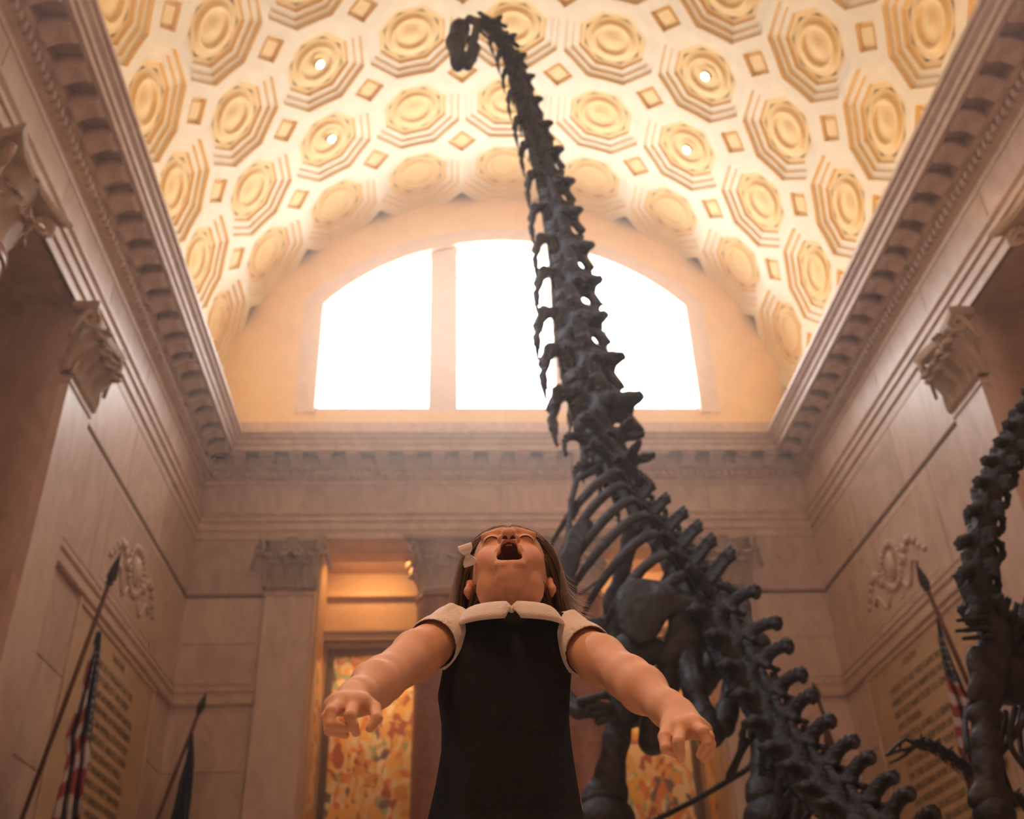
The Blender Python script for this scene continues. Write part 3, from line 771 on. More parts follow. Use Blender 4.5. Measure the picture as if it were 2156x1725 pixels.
def vert_dorsal():
    s = Solid()
    s.cone((0, -.42, 0), (0, .42, 0), .30, .30, .1); s.ell((0, 0, -.26), (.36, .3, .12), .1, True)
    s.cone((0, -.2, .3), (0, .2, .32), .2, .2, .12)
    s.box((0, -.02, .85), (.07, .2, .55), .05, .1); s.ell((0, -.04, 1.36), (.13, .24, .12), .08)
    for a in (-1, 1):
        s.chain([(a*.1, 0, .45), (a*.45, 0, .62), (a*.75, -.02, .66)], [.16, .12, .11], .12)
        s.chain([(a*.08, .2, .4), (a*.2, .5, .42)], [.1, .08], .08); s.chain([(a*.06, -.2, .45), (a*.16, -.5, .5)], [.1, .08], .08)
        s.chain([(a*.04, .12, .5), (a*.08, .18, 1.0), (a*.05, .14, 1.3)], [.07, .05, .05], .05)
        s.ell((a*.32, 0, .05), (.08, .2, .12), .06, True)
    return solid_mesh(s, 'vertebra', .045, M_BONE)
def vert_caudal():
    s = Solid()
    s.cone((0, -.42, 0), (0, .42, 0), .36, .36, .1)
    for a in (-1, 1): s.ell((a*.42, 0, -.04), (.12, .28, .3), .1, True)
    s.cone((0, -.1, .34), (0, .15, .4), .17, .15, .1)
    s.chain([(0, 0, .5), (0, -.14, .85), (0, -.34, 1.16)], [.15, .10, .11], .12); s.ell((0, -.40, 1.24), (.12, .26, .11), .08)
    for a in (-1, 1):
        s.chain([(a*.25, .08, .12), (a*.62, 0, .18), (a*.86, -.12, .12)], [.19, .12, .09], .12)
        s.chain([(a*.1, .15, .5), (a*.15, .56, .62)], [.12, .08], .08); s.chain([(a*.05, -.1, .6), (a*.12, -.48, .72)], [.1, .07], .08)
        s.chain([(a*.05, .05, .6), (a*.09, -.2, 1.1)], [.06, .05], .05)
    return solid_mesh(s, 'vertebra', .045, M_BONE)
def vert_stout():
    s = Solid()
    s.cone((0, -.46, 0), (0, .46, 0), .34, .36, .1); s.ell((0, .05, 0), (.24, .5, .26), .1, False)
    s.chain([(0, 0, .3), (0, -.12, .55), (0, -.3, .78)], [.2, .17, .13], .12); s.ell((0, -.3, .74), (.12, .26, .16), .08)
    for a in (-1, 1):
        s.chain([(a*.2, .15, .1), (a*.45, .1, .1), (a*.5, -.15, .02)], [.18, .14, .12], .12); s.chain([(a*.12, .2, .3), (a*.22, .55, .3)], [.14, .10], .1)
        s.chain([(a*.12, .2, -.28), (a*.16, .1, -.6), (a*.1, -.2, -.78), (a*.1, -.4, -.62), (a*.1, -.35, -.3)], [.12, .09, .10, .09, .10], .07)
    return solid_mesh(s, 'vertebra', .045, M_BONE)
def chevron_mesh():
    s = Solid()
    for a in (-1, 1): s.chain([(a*.15, 0, -.38), (a*.12, -.08, -.62), (0, -.18, -.85)], [.08, .065, .08], .05)
    s.chain([(0, -.18, -.85), (0, -.3, -1.25), (0, -.36, -1.45)], [.09, .08, .10], .05)
    return solid_mesh(s, 'chevron', .04, M_BONE)
ME_STO = vert_stout()
ME_CER, ME_NB, ME_DOR, ME_CAU, ME_CHE = vert_cervical(), vert_neckbase(), vert_dorsal(), vert_caudal(), chevron_mesh()

def spline(pts, n):
    P = np.array(pts, float); m = len(P); out = []
    d = np.r_[0, np.cumsum(np.linalg.norm(np.diff(P[:, :3], axis=0), axis=1))]
    Q = np.vstack([2*P[0]-P[1], P, 2*P[-1]-P[-2]])
    def ev(s_):
        i = min(max(np.searchsorted(d, s_)-1, 0), m-2); t = (s_-d[i])/(d[i+1]-d[i]); a, b, c, e = Q[i], Q[i+1], Q[i+2], Q[i+3]
        return .5*((2*b)+(-a+c)*t+(2*a-5*b+4*c-e)*t*t+(-a+3*b-3*c+e)*t**3)
    return ev, d[-1]
def fr(p, T, N, sc):
    T = Vector(T).normalized(); N = Vector(N); N = (N-T*N.dot(T)).normalized(); X = T.cross(N)
    if not isinstance(sc, (tuple, list)): sc = (sc,)*3
    Mx = Matrix((X*sc[0], T*sc[1], N*sc[2])).transposed().to_4x4(); Mx.translation = Vector(p); return Mx
def bone(name, parent, fn, h, smooth=1):
    s = Solid(); fn(s); o = link(name, solid_mesh(s, name, h, M_BONE, smooth), parent); return o
def R3(x, y, z): return np.array(Matrix(((x), (y), (z))))
def basis(X, Z):                              # columns: x, y, z axes of a bone
    X = Vector(X).normalized(); Z = Vector(Z); Z = (Z-X*Z.dot(X)).normalized(); Y = Z.cross(X); return np.array([X, Y, Z]).T

def long_bone(s, a, b, w0, wm, w1, side, head=True, flat=.8):
    """a femur-like bone from a (top) to b (bottom); side = unit vector across the ends"""
    a, b, side = Vector(a), Vector(b), Vector(side).normalized(); ax = (b-a).normalized()
    P = lambda t, o=0: a+(b-a)*t+side*o
    s.chain([P(0), P(.12), P(.35), P(.6), P(.82), P(.95)], [w0*.62, w0*.56, wm, wm*.95, w1*.6, w1*.62], w0*.3)
    s.cone(P(.02, -w0*.55), P(.05, w0*.5), w0*.42, w0*.45, w0*.4)
    if head: s.ell(P(.03, w0*.85), (w0*.5,)*3, w0*.3)
    s.cone(P(.93, -w1*.5), P(.98, -w1*.55), w1*.45, w1*.5, w1*.3); s.cone(P(.93, w1*.5), P(.98, w1*.5), w1*.45, w1*.48, w1*.3)
    return s

dino = empty('dinosaur_skeleton', (.6, 8.6, 0)); tag(dino, 'huge dark long-necked dinosaur skeleton rearing up to the vault behind the girl', 'dinosaur skeleton')
def dl(name, me, mw):                         # part of the big skeleton, given in world space
    return link(name, me, dino, mw=Matrix.Translation(dino.location).inverted() @ mw)
def db(name, fn, h, smooth=1):
    s = Solid(); fn(s); v, f = s.mesh(h); v = relax(v, f, smooth, .4) if smooth else v
    return link(name, quadmesh(name, v-np.array(dino.location), f, M_BONE), dino)

NECK = [(1008, 50, 12.35), (1037, 66, 12.3), (1062, 105, 12.25), (1078, 148, 12.2), (1090, 190, 12.15), (1102, 232, 12.1), (1116, 275, 12.05), (1130, 320, 11.95), (1143, 365, 11.9),
        (1154, 412, 11.85), (1163, 455, 11.8), (1173, 505, 11.7), (1182, 562, 11.6), (1189, 620, 11.45), (1195, 680, 11.35), (1203, 740, 11.2), (1217, 800, 11.05), (1234, 860, 10.9),
        (1252, 915, 10.7), (1276, 970, 10.45)]
TORSO = [(1276, 970, 10.45), (1303, 1024, 10.2), (1336, 1078, 9.9), (1372, 1130, 9.65), (1408, 1185, 9.4), (1440, 1240, 9.15), (1476, 1292, 8.9), (1512, 1344, 8.7)]
TAIL = [(1512, 1344, 8.7), (1545, 1400, 8.5), (1580, 1455, 8.3), (1612, 1512, 8.1), (1646, 1568, 7.85), (1682, 1622, 7.6), (1724, 1672, 7.3), (1775, 1722, 6.95), (1840, 1785, 6.5), (1930, 1860, 6.0), (2060, 1950, 5.4), (2200, 2040, 4.8)]
def world(path): return [tuple(at(*p)) for p in path]
def chainbones(path, n, mesh, size0, size1, N0, N1, wid=1.0, hz=1.0, jitter=.05, skip0=0, extra=None, name='vertebra', par=None, linkf=None):
    ev, L = spline(world(path), n); out = []
    tot = sum(size0+(size1-size0)*(i+.5)/n for i in range(n)); s_ = 0
    for i in range(n):
        t = (i+.5)/n; ln = (size0+(size1-size0)*t)*L/tot; mid = s_+ln/2
        p = Vector(ev(mid)); a = Vector(ev(max(mid-ln*.4, 0))); b = Vector(ev(min(mid+ln*.4, L))); T = (a-b)   # towards the head (path starts at the head)
        N = Vector(N0).lerp(Vector(N1), t)+Vector((random.uniform(-jitter, jitter), random.uniform(-jitter, jitter), random.uniform(-jitter, jitter)))
        w_ = wid(t) if callable(wid) else wid; z_ = hz(t) if callable(hz) else hz
        mw = fr(p, T, N, (ln*w_, ln, ln*z_)); (linkf or dl)(name, mesh, mw); out.append((p, mw, ln)); s_ += ln
        if extra: extra(i, t, p, mw, ln)
    return out
NN_ = (.80, -.58, .1); NB_ = (.66, -.5, .6); NP_ = (.30, -.32, .9); NTL = (.34, -.12, .93)
chainbones(NECK[:5], 4, ME_CER, 1, 1.2, (.2, -.6, .8), (.9, -.4, .3), 1.25, 1.15)
chainbones(NECK[4:19], 10, ME_CER, 1, 1.25, NN_, NN_, lambda t: 1.05+.65*t, lambda t: .95+.6*t, jitter=.12)
chainbones([NECK[18], (1276, 970, 10.45), (1303, 1024, 10.2)], 2, ME_NB, 1, .95, NN_, NB_, 1.45, 1.2)
dor = chainbones(TORSO[1:7], 7, ME_DOR, 1.0, 1.15, NB_, NP_, lambda t: 1.0+.0*t, lambda t: .62+.58*t, jitter=.08)
def chev(i, t, p, mw, ln):
    if i % 1 == 0: dl('chevron', ME_CHE, mw)
cau = chainbones(TORSO[6:]+TAIL[1:], 15, ME_CAU, 1.12, .9, (.42, -.3, .84), NTL, 1.0, lambda t: 1.10-.3*t, jitter=.10, extra=chev)

# skull: long low muzzle, two openings, peg teeth; hangs down from the last neck bone
def skull(s, base, tip, up, L):
    base, tip, up = Vector(base), Vector(tip), Vector(up); ax = (tip-base).normalized(); up = (up-ax*up.dot(ax)).normalized(); sd = ax.cross(up)
    P = lambda x, y=0, z=0: base+ax*(x*L)+sd*(y*L)+up*(z*L)
    R = np.array([ax, sd, up]).T
    s.cone(P(.08, 0, .08), P(.5, 0, .06), .12*L, .10*L, .08*L); s.cone(P(.5, 0, .06), P(.95, 0, -.04), .10*L, .085*L, .08*L)
    s.ell(P(.98, 0, -.05), (.1*L, .13*L, .08*L), .05*L, rot=R)
    for a in (-1, 1):
        s.ell(P(.22, a*.17, .07), (.10*L, .10*L, .085*L), .02*L, True, R); s.ell(P(.5, a*.14, .02), (.13*L, .07*L, .05*L), .02*L, True, R)
        s.chain([P(.05, a*.12, -.02), P(.2, a*.15, -.14), P(.6, a*.12, -.16), P(.97, a*.06, -.16)], [.05*L, .05*L, .045*L, .045*L], .03*L)
    for i in range(7):
        u = (i-3)/3; s.cone(P(1.0-.05*u*u, u*.09, -.08), P(1.02-.05*u*u, u*.09, -.17), .018*L, .010*L, .01*L)
hb_, ht_ = at(985, 58, 12.35), at(955, 128, 11.9)
db('skull', lambda s: skull(s, hb_, ht_, at(935, 90, 12.2)-at(970, 95, 12.2), (ht_-hb_).length), .016)

# ribs
def rib(i, side, p, mw, ln):
    X, T, N = [Vector(mw.col[j][:3]).normalized() for j in range(3)]; X = X*side
    t = i/7; Lr = 1.0+.5*math.sin(PI*min(1, (i+1.5)/8)); w = .40+.14*math.sin(PI*t)
    o = p+N*(.28*ln)
    pts = [o+X*.1, o+X*(.34*w/.5)+N*.10-T*.03, o+X*(w*1.0)-N*.16-T*.1, o+X*(w*1.12)-N*(.42*Lr)-T*.2, o+X*(w*1.02)-N*(.72*Lr)-T*.27, o+X*(w*.75)-N*(1.0*Lr)-T*.32]
    ev, L = spline([tuple(q) for q in pts], 0)
    q = [ev(L*u) for u in np.linspace(0, 1, 15)]
    b = MB(); b.tube([tuple(x-np.array(dino.location)) for x in q], [.030+.038*math.sin(PI*min(1, u*1.2+.12))*(1-.35*u) for u in np.linspace(0, 1, 15)], 8, flat=.55, up=T)
    o = b.build('rib', M_BONE, dino, True)
for i, (p, mw, ln) in enumerate(dor):
    for sd in (-1, 1): rib(i, sd, p, mw, ln)
# ---------------------------------------------------------------- hips, legs and shoulders of the big skeleton
RT = CR                                        # a vector lying across the view
def V3(p): return tuple(p)
hip = at(1476, 1300, 8.9)
db('ilium', lambda s: (s.ell(V3(at(1345, 1290, 8.75)), (.22, .05, .24), .08, rot=np.array([CR, Vector((.1, .95, -.2)).normalized(), CU]).T),
    s.ell(V3(at(1372, 1262, 8.75)), (.26, .05, .15), .1, rot=np.array([CR, Vector((.1, .95, -.2)).normalized(), CU]).T),
    s.chain([at(1400, 1258, 8.75), at(1450, 1290, 8.85), at(1440, 1350, 8.85), at(1410, 1390, 8.85)], [.11, .12, .15, .13], .12)), .024)
db('ilium', lambda s: (s.ell(V3(at(1528, 1270, 9.15)), (.24, .05, .18), .08, rot=np.array([CR, Vector((.1, .95, -.2)).normalized(), CU]).T),
    s.chain([at(1545, 1290, 9.1), at(1570, 1340, 8.9)], [.12, .13], .1)), .024)
kl, kr = at(1272, 1694, 8.95), at(1630, 1690, 8.1)
db('femur', lambda s: long_bone(s, at(1335, 1362, 8.9), kl, .235, .115, .20, RT), .026)
db('femur', lambda s: long_bone(s, at(1572, 1350, 8.7), kr, .22, .11, .22, -RT), .026)
PT = .62                                        # top of the pedestal
for K in (kl, kr):
    A_ = K-Vector((0, 0, .13)); Bt = Vector((K.x, K.y+.05, PT+.34))
    db('tibia', lambda s: (s.chain([A_, A_.lerp(Bt, .2), A_.lerp(Bt, .6), Bt], [.20, .15, .09, .14], .12), s.cone(A_-RT*.1, A_+RT*.1, .15, .15, .1)), .03)
    db('fibula', lambda s: s.chain([A_-RT*.24-Vector((0, 0, .06)), A_.lerp(Bt, .5)-RT*.22, Bt-RT*.16], [.08, .05, .08], .06), .026)
    for j in range(5):
        d_ = (j-2)*.095; e0 = Vector((K.x+d_, K.y-.02, PT+.24)); e1 = Vector((K.x+d_*1.7, K.y-.26, PT+.09)); e2 = Vector((K.x+d_*1.9, K.y-.4, PT+.04))
        db('toe', lambda s: s.chain([e0, e1, e2], [.075, .06, .035], .03), .022)
db('pubis', lambda s: s.chain([at(1425, 1385, 8.85), at(1400, 1450, 8.95), at(1378, 1520, 9.0), at(1374, 1560, 9.0)], [.16, .10, .11, .13], .1), .026)
db('pubis', lambda s: s.chain([at(1520, 1380, 9.1), at(1480, 1440, 9.1), at(1440, 1500, 9.1), at(1425, 1530, 9.1)], [.15, .09, .09, .10], .1), .026)
db('ischium', lambda s: s.chain([at(1445, 1385, 8.8), at(1462, 1450, 8.6), at(1485, 1515, 8.5), at(1497, 1545, 8.45)], [.15, .09, .09, .12], .1), .026)
db('ischium', lambda s: s.chain([at(1550, 1390, 8.8), at(1545, 1450, 8.6), at(1530, 1500, 8.5), at(1523, 1530, 8.45)], [.14, .08, .08, .10], .1), .026)
# shoulder blades, forelimbs folded before the chest
def blade(s, pts, w, th=.035):
    for i in range(len(pts)-1):
        a, b = Vector(pts[i]), Vector(pts[i+1]); c = (a+b)/2; ax = (b-a).normalized(); nr = Vector((.25, -.95, .1)); nr = (nr-ax*nr.dot(ax)).normalized()
        s.ell(V3(c), ((b-a).length*.72, w[i], th), .05, rot=np.array([ax, nr.cross(ax), nr]).T)
db('scapula', lambda s: blade(s, [at(1236, 1105, 9.7), at(1205, 1160, 9.5), at(1186, 1215, 9.4), at(1178, 1290, 9.3)], [.13, .12, .17], .05), .022)
db('scapula', lambda s: blade(s, [at(1330, 1110, 10.4), at(1320, 1170, 10.4), at(1300, 1240, 10.4), at(1290, 1300, 10.4)], [.11, .10, .15], .05), .026)
db('collar_bone', lambda s: s.chain([at(1262, 985, 10.2), at(1214, 1010, 10.0), at(1203, 1055, 9.9), at(1198, 1110, 9.75), at(1196, 1165, 9.6)], [.05, .035, .035, .032, .045], .03), .016)
db('collar_bone', lambda s: s.chain([at(1258, 1018, 10.2), at(1225, 1052, 10.0), at(1206, 1090, 9.9)], [.04, .03, .03], .03), .016)
for sh, el, wr, fl_ in ((at(1176, 1295, 9.25), at(1140, 1440, 9.0), at(1218, 1500, 8.7), 1), (at(1292, 1310, 10.4), at(1300, 1440, 10.3), at(1330, 1520, 10.1), 0)):
    db('humerus', lambda s: long_bone(s, sh, el, .17, .075, .14, RT, head=False), .026)
    db('radius', lambda s: s.chain([el, el.lerp(wr, .5), wr], [.09, .05, .07], .05), .022)
    db('ulna', lambda s: s.chain([el+RT*.12, el.lerp(wr, .5)+RT*.08, wr+RT*.06], [.10, .05, .06], .05), .022)
    for j in range(4):
        o = wr+RT*(.02+.05*j)+CU*(.09-.055*j)
        db('hand_bone', lambda s: s.chain([o, o+RT*.10+CU*.03, o+RT*.2+CU*(.06-.05*j), o+RT*.26+CU*(.02-.06*j)], [.04, .03, .034, .015], .02), .014)
db('sternal_plate', lambda s: s.ell(V3(at(1235, 1330, 9.6)), (.2, .06, .16), .05), .03)

ped = empty('skeleton_pedestal', (.3, 8.6, 0)); tag(ped, 'low stone platform under the dinosaur skeletons', 'platform')
MB().box(-3.2, 3.4, -4.6, 3.4, .0, PT-.1).build('base', M_PANEL, ped)
MB().box(-3.3, 3.5, -4.7, 3.5, PT-.1, PT-.02).build('slab', M_TRIM, ped)

# ---------------------------------------------------------------- the second skeleton, cut by the right edge
pred = empty('dinosaur_skeleton', (3.2, 6.4, 0)); tag(pred, 'almost black dinosaur skeleton with upright knobbly neck at the right edge', 'dinosaur skeleton')
def plink(root):
    def f(name, me, mw): return link(name, me, root, mw=Matrix.Translation(root.location).inverted() @ mw)
    return f
def pb_(root):
    def f(name, fn, h, smooth=1):
        s = Solid(); fn(s); v, q = s.mesh(h); v = relax(v, q, smooth, .4) if smooth else v
        return link(name, quadmesh(name, v-np.array(root.location), q, M_BONE), root)
    return f
pl, pb = plink(pred), pb_(pred)
PN = [(2230, 770, 6.5), (2190, 830, 6.4), (2158, 885, 6.35), (2132, 938, 6.3), (2106, 988, 6.25), (2086, 1038, 6.2), (2074, 1088, 6.2), (2066, 1140, 6.2), (2060, 1195, 6.2), (2064, 1255, 6.2), (2085, 1320, 6.25)]
chainbones(PN, 12, ME_STO, 1, 1.15, (-.75, -.45, .5), (-.85, -.4, .2), lambda t: .95+.25*t, lambda t: .72+.12*t, linkf=pl, jitter=.3)
PD = [(2085, 1320, 6.25), (2120, 1370, 6.3), (2170, 1405, 6.4), (2240, 1430, 6.5), (2330, 1445, 6.6), (2430, 1460, 6.7)]
pdor = chainbones(PD, 9, ME_DOR, 1, 1, (-.1, -.3, .9), (0, -.2, 1), 1.5, lambda t: 2.3-.3*t, linkf=pl)
chainbones([(2075, 1290, 6.3), (2105, 1320, 6.35), (2150, 1345, 6.4)], 3, ME_DOR, 1, 1, (0, -.1, 1), (.1, -.1, 1), 1.3, 1.6, linkf=pl, name='spine_plate')
for i, (p, mw, ln) in enumerate(pdor[1:]):
    for sd in (-1, 1):
        X, T, N = [Vector(mw.col[j][:3]).normalized() for j in range(3)]; X = X*sd; o = p-N*.02
        pts = [o+X*.05, o+X*.16-N*.02, o+X*.22-N*.2, o+X*.22-N*.45, o+X*.12-N*.68]
        ev, L = spline([V3(q) for q in pts], 0); b = MB()
        b.tube([tuple(ev(L*u)-np.array(pred.location)) for u in np.linspace(0, 1, 12)], [.026]*12, 7, flat=.7); b.build('rib', M_BONE, pred, True)
for (x, y) in ((2016, 1307), (2014, 1329), (2028, 1345)):
    pb('claw', lambda s: s.chain([at(x+62, y-6, 6.1), at(x+24, y-2, 6.05), at(x, y, 6.0)], [.022, .015, .012], .01), .008)
pb('scapula', lambda s: (blade(s, [at(2105, 1300, 6.2), at(2088, 1380, 6.15), at(2078, 1440, 6.1), at(2070, 1490, 6.1)], [.12, .13, .12], .05), s.ell(V3(at(2058, 1400, 6.1)), (.06, .05, .12), .05), s.ell(V3(at(2120, 1430, 6.3)), (.2, .12, .17), .08)), .016)
pk = at(2086, 1690, 6.0)
pb('humerus', lambda s: long_bone(s, at(2072, 1500, 6.05), pk, .11, .085, .125, RT, head=False), .016)
pb('forearm', lambda s: (s.chain([pk-Vector((0, 0, .08)), Vector((pk.x, pk.y, 1.1)), Vector((pk.x+.05, pk.y, .75))], [.12, .06, .07], .05)), .018)
pk2 = pk+Vector((.75, .5, 0))
pb('humerus', lambda s: long_bone(s, at(2220, 1500, 6.6), pk2, .11, .07, .11, RT, head=False), .016)
pb('forearm', lambda s: (s.chain([pk2-Vector((0, 0, .08)), Vector((pk2.x, pk2.y, 1.1)), Vector((pk2.x+.05, pk2.y, .72))], [.12, .06, .07], .05)), .018)
for a, b in (((2104, 1500), (2118, 1690)), ((2118, 1500), (2140, 1700)), ((2138, 1490), (2175, 1640))):
    b_ = MB(); P0, P1 = at(a[0], a[1], 6.2), at(b[0], b[1], 6.1); pm = at(a[0]-12, (a[1]+b[1])/2, 6.1)
    ev, L = spline([V3(P0), V3(pm), V3(P1)], 0); b_.tube([tuple(ev(L*u)-np.array(pred.location)) for u in np.linspace(0, 1, 12)], [.025]*12, 7, flat=.7); b_.build('rib', M_BONE, pred, True)
for kx in (at(2420, 1500, 6.7), at(2480, 1500, 6.3)):
    pb('hind_leg_bone', lambda s: s.chain([kx, Vector((kx.x, kx.y-.1, 1.3)), Vector((kx.x, kx.y+.05, .75)), Vector((kx.x, kx.y-.2, .64))], [.13, .1, .07, .05], .06), .03)

# ---------------------------------------------------------------- the small long-necked skeleton behind it
juv = empty('dinosaur_skeleton', (2.2, 7.6, 0)); tag(juv, 'small dark dinosaur skeleton with open jaws before the inscription', 'dinosaur skeleton')
jl, jb = plink(juv), pb_(juv)
JN = [(1928, 1571, 7.6), (1950, 1568, 7.6), (1972, 1578, 7.6), (1996, 1594, 7.6), (2020, 1611, 7.6), (2050, 1632, 7.6), (2100, 1665, 7.6), (2170, 1700, 7.6), (2260, 1720, 7.6)]
chainbones(JN, 11, ME_CER, .8, 1.3, (.1, -.2, 1), (.1, -.2, 1), lambda t: 1.3, lambda t: 1.7-.3*t, linkf=jl)
def jskull(s):
    P = lambda x, y, o=0: V3(at(x, y, 7.6+o)); m_ = at(1915, 1570, 7.6)-at(1914, 1570, 7.6); u = (at(1915, 1570, 7.6)-at(1915, 1571, 7.6)).length
    for o in (-.045, .045):
        s.chain([P(1927, 1571, o*.6), P(1917, 1561, o), P(1905, 1557, o*1.1), P(1890, 1568, o*.9), P(1866, 1590, o*.2)], [4*u, 4*u, 3.2*u, 3.6*u, 3*u], 2*u)
        s.chain([P(1924, 1574, o), P(1908, 1578, o*1.1), P(1890, 1582, o*.8), P(1866, 1591, o*.2)], [4*u, 3.2*u, 3.2*u, 3*u], 2*u)
        s.cone(P(1897, 1565, o), P(1894, 1580, o), 2.2*u, 2.2*u, 2*u)
        s.chain([P(1922, 1577, o), P(1906, 1590, o*.9), P(1890, 1600, o*.6), P(1874, 1606, o*.3)], [3.4*u, 3.4*u, 3*u, 2.6*u], 2*u)
    s.cone(P(1905, 1556, 0), P(1925, 1566, 0), 3*u, 5*u, 3*u); s.cone(P(1868, 1590, -.01), P(1868, 1590, .01), 3*u, 3*u, 2*u)
jb('skull', jskull, .0065)
jr = chainbones([(2260, 1720, 7.6), (2330, 1725, 7.7), (2420, 1730, 7.8), (2500, 1735, 7.9)], 6, ME_DOR, 1, 1, (0, 0, 1), (0, 0, 1), 1, 1, linkf=jl)
for x in (2280, 2340, 2440, 2500):
    p_ = at(x, 1745, 7.5+.25*((x//20) % 2)); jb('leg_bone', lambda s: s.chain([p_, Vector((p_.x, p_.y-.06, (p_.z+PT)/2)), Vector((p_.x, p_.y, PT+.02))], [.06, .045, .05], .03), .018)
# a thin beaded tail crossing behind the leg
whip = empty('tail_skeleton', tuple(at(1470, 1685, 10))); tag(whip, 'thin dark string of small tail bones rising behind the big leg bone', 'tail skeleton')
wl_ = plink(whip)
def bead():
    s = Solid(); s.cone((0, -.4, 0), (0, .4, 0), .26, .30, .05).ell((0, .42, 0), (.36, .12, .36), .08).cone((0, 0, .1), (0, -.3, .42), .14, .08, .1)
    return solid_mesh(s, 'tail_bone', .06, M_BONE)
ME_BEAD = bead()
WP = [at(1592, 1606, 9.7), at(1565, 1626, 9.7), at(1520, 1653, 9.8), at(1465, 1685, 9.9), at(1420, 1708, 10), at(1360, 1738, 10.1), at(1290, 1775, 10.2), at(1240, 1800, 10.2)]
ev, L = spline([V3(p) for p in WP], 0)
for i in range(42):
    s0 = L*(i+.5)/42; T = Vector(ev(max(s0-.03, 0)))-Vector(ev(min(s0+.03, L))); wl_('tail_bone', ME_BEAD, fr(ev(s0), T, (0, -.2, 1), (.085, L/42, .085)))

# ---------------------------------------------------------------- flags
M_POLE = mat('varnished_wood_pole', (.16, .05, .028), .45); M_GILT = mat('dark_bronze_finial', (.06, .05, .035), .4, metal=.6)
M_CLOTH = attrmat('flag_cloth', .85, .2)
REDF, WHF, BLF = (.30, .03, .035), (.55, .46, .43), (.022, .03, .055)
def flag(name, top, base, edge, pal, lab, X_or_Y, mode, fin=.34, rad=.045):
    """pole from base to top; the cloth hangs folded below the pole"""
    t = empty(name, tuple(base)); tag(t, lab, 'flag', 'flags on the side walls'); o = Vector(base)
    MB().tube([Vector(base)-o, Vector(top)-o], rad, 10).build('pole', M_POLE, t, True)
    ax = (Vector(top)-Vector(base)).normalized(); e = Vector(top)-o
    fb = MB(); q = [(0, .05), (.06, .09), (.1, .05), (.2, .1), (.45, .085), (.8, .03), (1, .005)]
    fb.tube([e+ax*(a*fin*2) for a, b in q], [b*rad/.045 for a, b in q], 8); fb.build('finial', M_GILT, t, True)
    br = MB(); br.tube([Vector((0, 0, 0)), -ax*.25], rad*1.7, 10); br.build('bracket', M_GILT, t, True)
    rows_, cols_ = 90, 36; ys = [r[0] for r in edge]; verts = []; cols2 = []
    for i in range(rows_+1):
        y = ys[0]+(ys[-1]-ys[0])*i/rows_; xl = np.interp(y, ys, [r[1] for r in edge]); xr = np.interp(y, ys, [r[2] for r in edge]); tt = i/rows_
        for j in range(cols_+1):
            u = j/cols_; x = xl+(xr-xl)*(u+.03*math.sin(u*18+tt*5)); dep = .16*math.sin(u*15+1.2*math.sin(tt*4))*(.35+.65*tt)
            p = (atx(x, y, X_or_Y+dep) if mode == 'x' else at(x, y, X_or_Y+dep)); verts.append(tuple(p-o)); cols2.append(pal(u, tt))
    fs = [(i*(cols_+1)+j, i*(cols_+1)+j+1, (i+1)*(cols_+1)+j+1, (i+1)*(cols_+1)+j) for i in range(rows_) for j in range(cols_)]
    me = quadmesh('cloth', np.array(verts), np.array(fs), M_CLOTH, np.array(cols2)); c = link('cloth', me, t)
    sm = c.modifiers.new('thickness', 'SOLIDIFY'); sm.thickness = .012
    return t
def stripes(us, du, t, canton, dirn=1):
    def pal(u, tt):
        if tt < canton(u):
            a, b = (u*5) % 1-.5, (tt*26+int(u*5) % 2*.5) % 1-.5
            return WHF if a*a+b*b < .035 and tt > .08 else BLF
        w = math.sin(us*tt+du*u+1.4*math.sin(tt*9+u*4)); return REDF if w > -.1 else WHF
    return pal
flag('national_flag', atx(229, 1232, -8.35), atx(36, 1752, -10.1), [(1330, 204, 213), (1400, 184, 208), (1450, 171, 202), (1500, 157, 196), (1550, 139, 191), (1600, 142, 185), (1650, 130, 176), (1700, 116, 170), (1780, 98, 165)],
     stripes(34, 3.5, 0, lambda u: .20+.30*max(0, u-.35)*1.9 if u > .4 else .06), 'red, white and blue flag furled on a tilted pole by the left wall', -8.9, 'x')
flag('national_flag', atx(1953, 1243, 8.3), atx(2108, 1600, 10.1), [(1302, 1972, 1976), (1350, 1976, 1990), (1400, 1984, 2008), (1450, 1994, 2030), (1475, 1999, 2046), (1500, 2003, 2056), (1550, 2012, 2060), (1600, 2023, 2070), (1650, 2034, 2080), (1700, 2044, 2085)],
     stripes(46, -5, 0, lambda u: .30+.06*u), 'red, white and blue flag on a tilted pole by the right wall', 8.7, 'x', rad=.05)
flag('plain_flag', at(418, 1502, 28.2), atx(318, 1760, -10.15), [(1545, 401, 407), (1600, 390, 409), (1650, 376, 405), (1700, 366, 400), (1760, 350, 394)],
     lambda u, t: (.02, .026, .04), 'dark blue furled flag on a tilted pole in the left corner', 28.6, 'y', rad=.05)
flag('plain_flag', at(1722, 1470, 28.4), atx(1790, 1680, 10.15), [(1510, 1731, 1738), (1560, 1736, 1747), (1600, 1742, 1757), (1640, 1750, 1770)],
     lambda u, t: (.03, .04, .06) if u < .6 else (.16, .05, .04), 'dark furled flag on a tilted pole behind the tail in the right corner', 28.8, 'y', rad=.05)
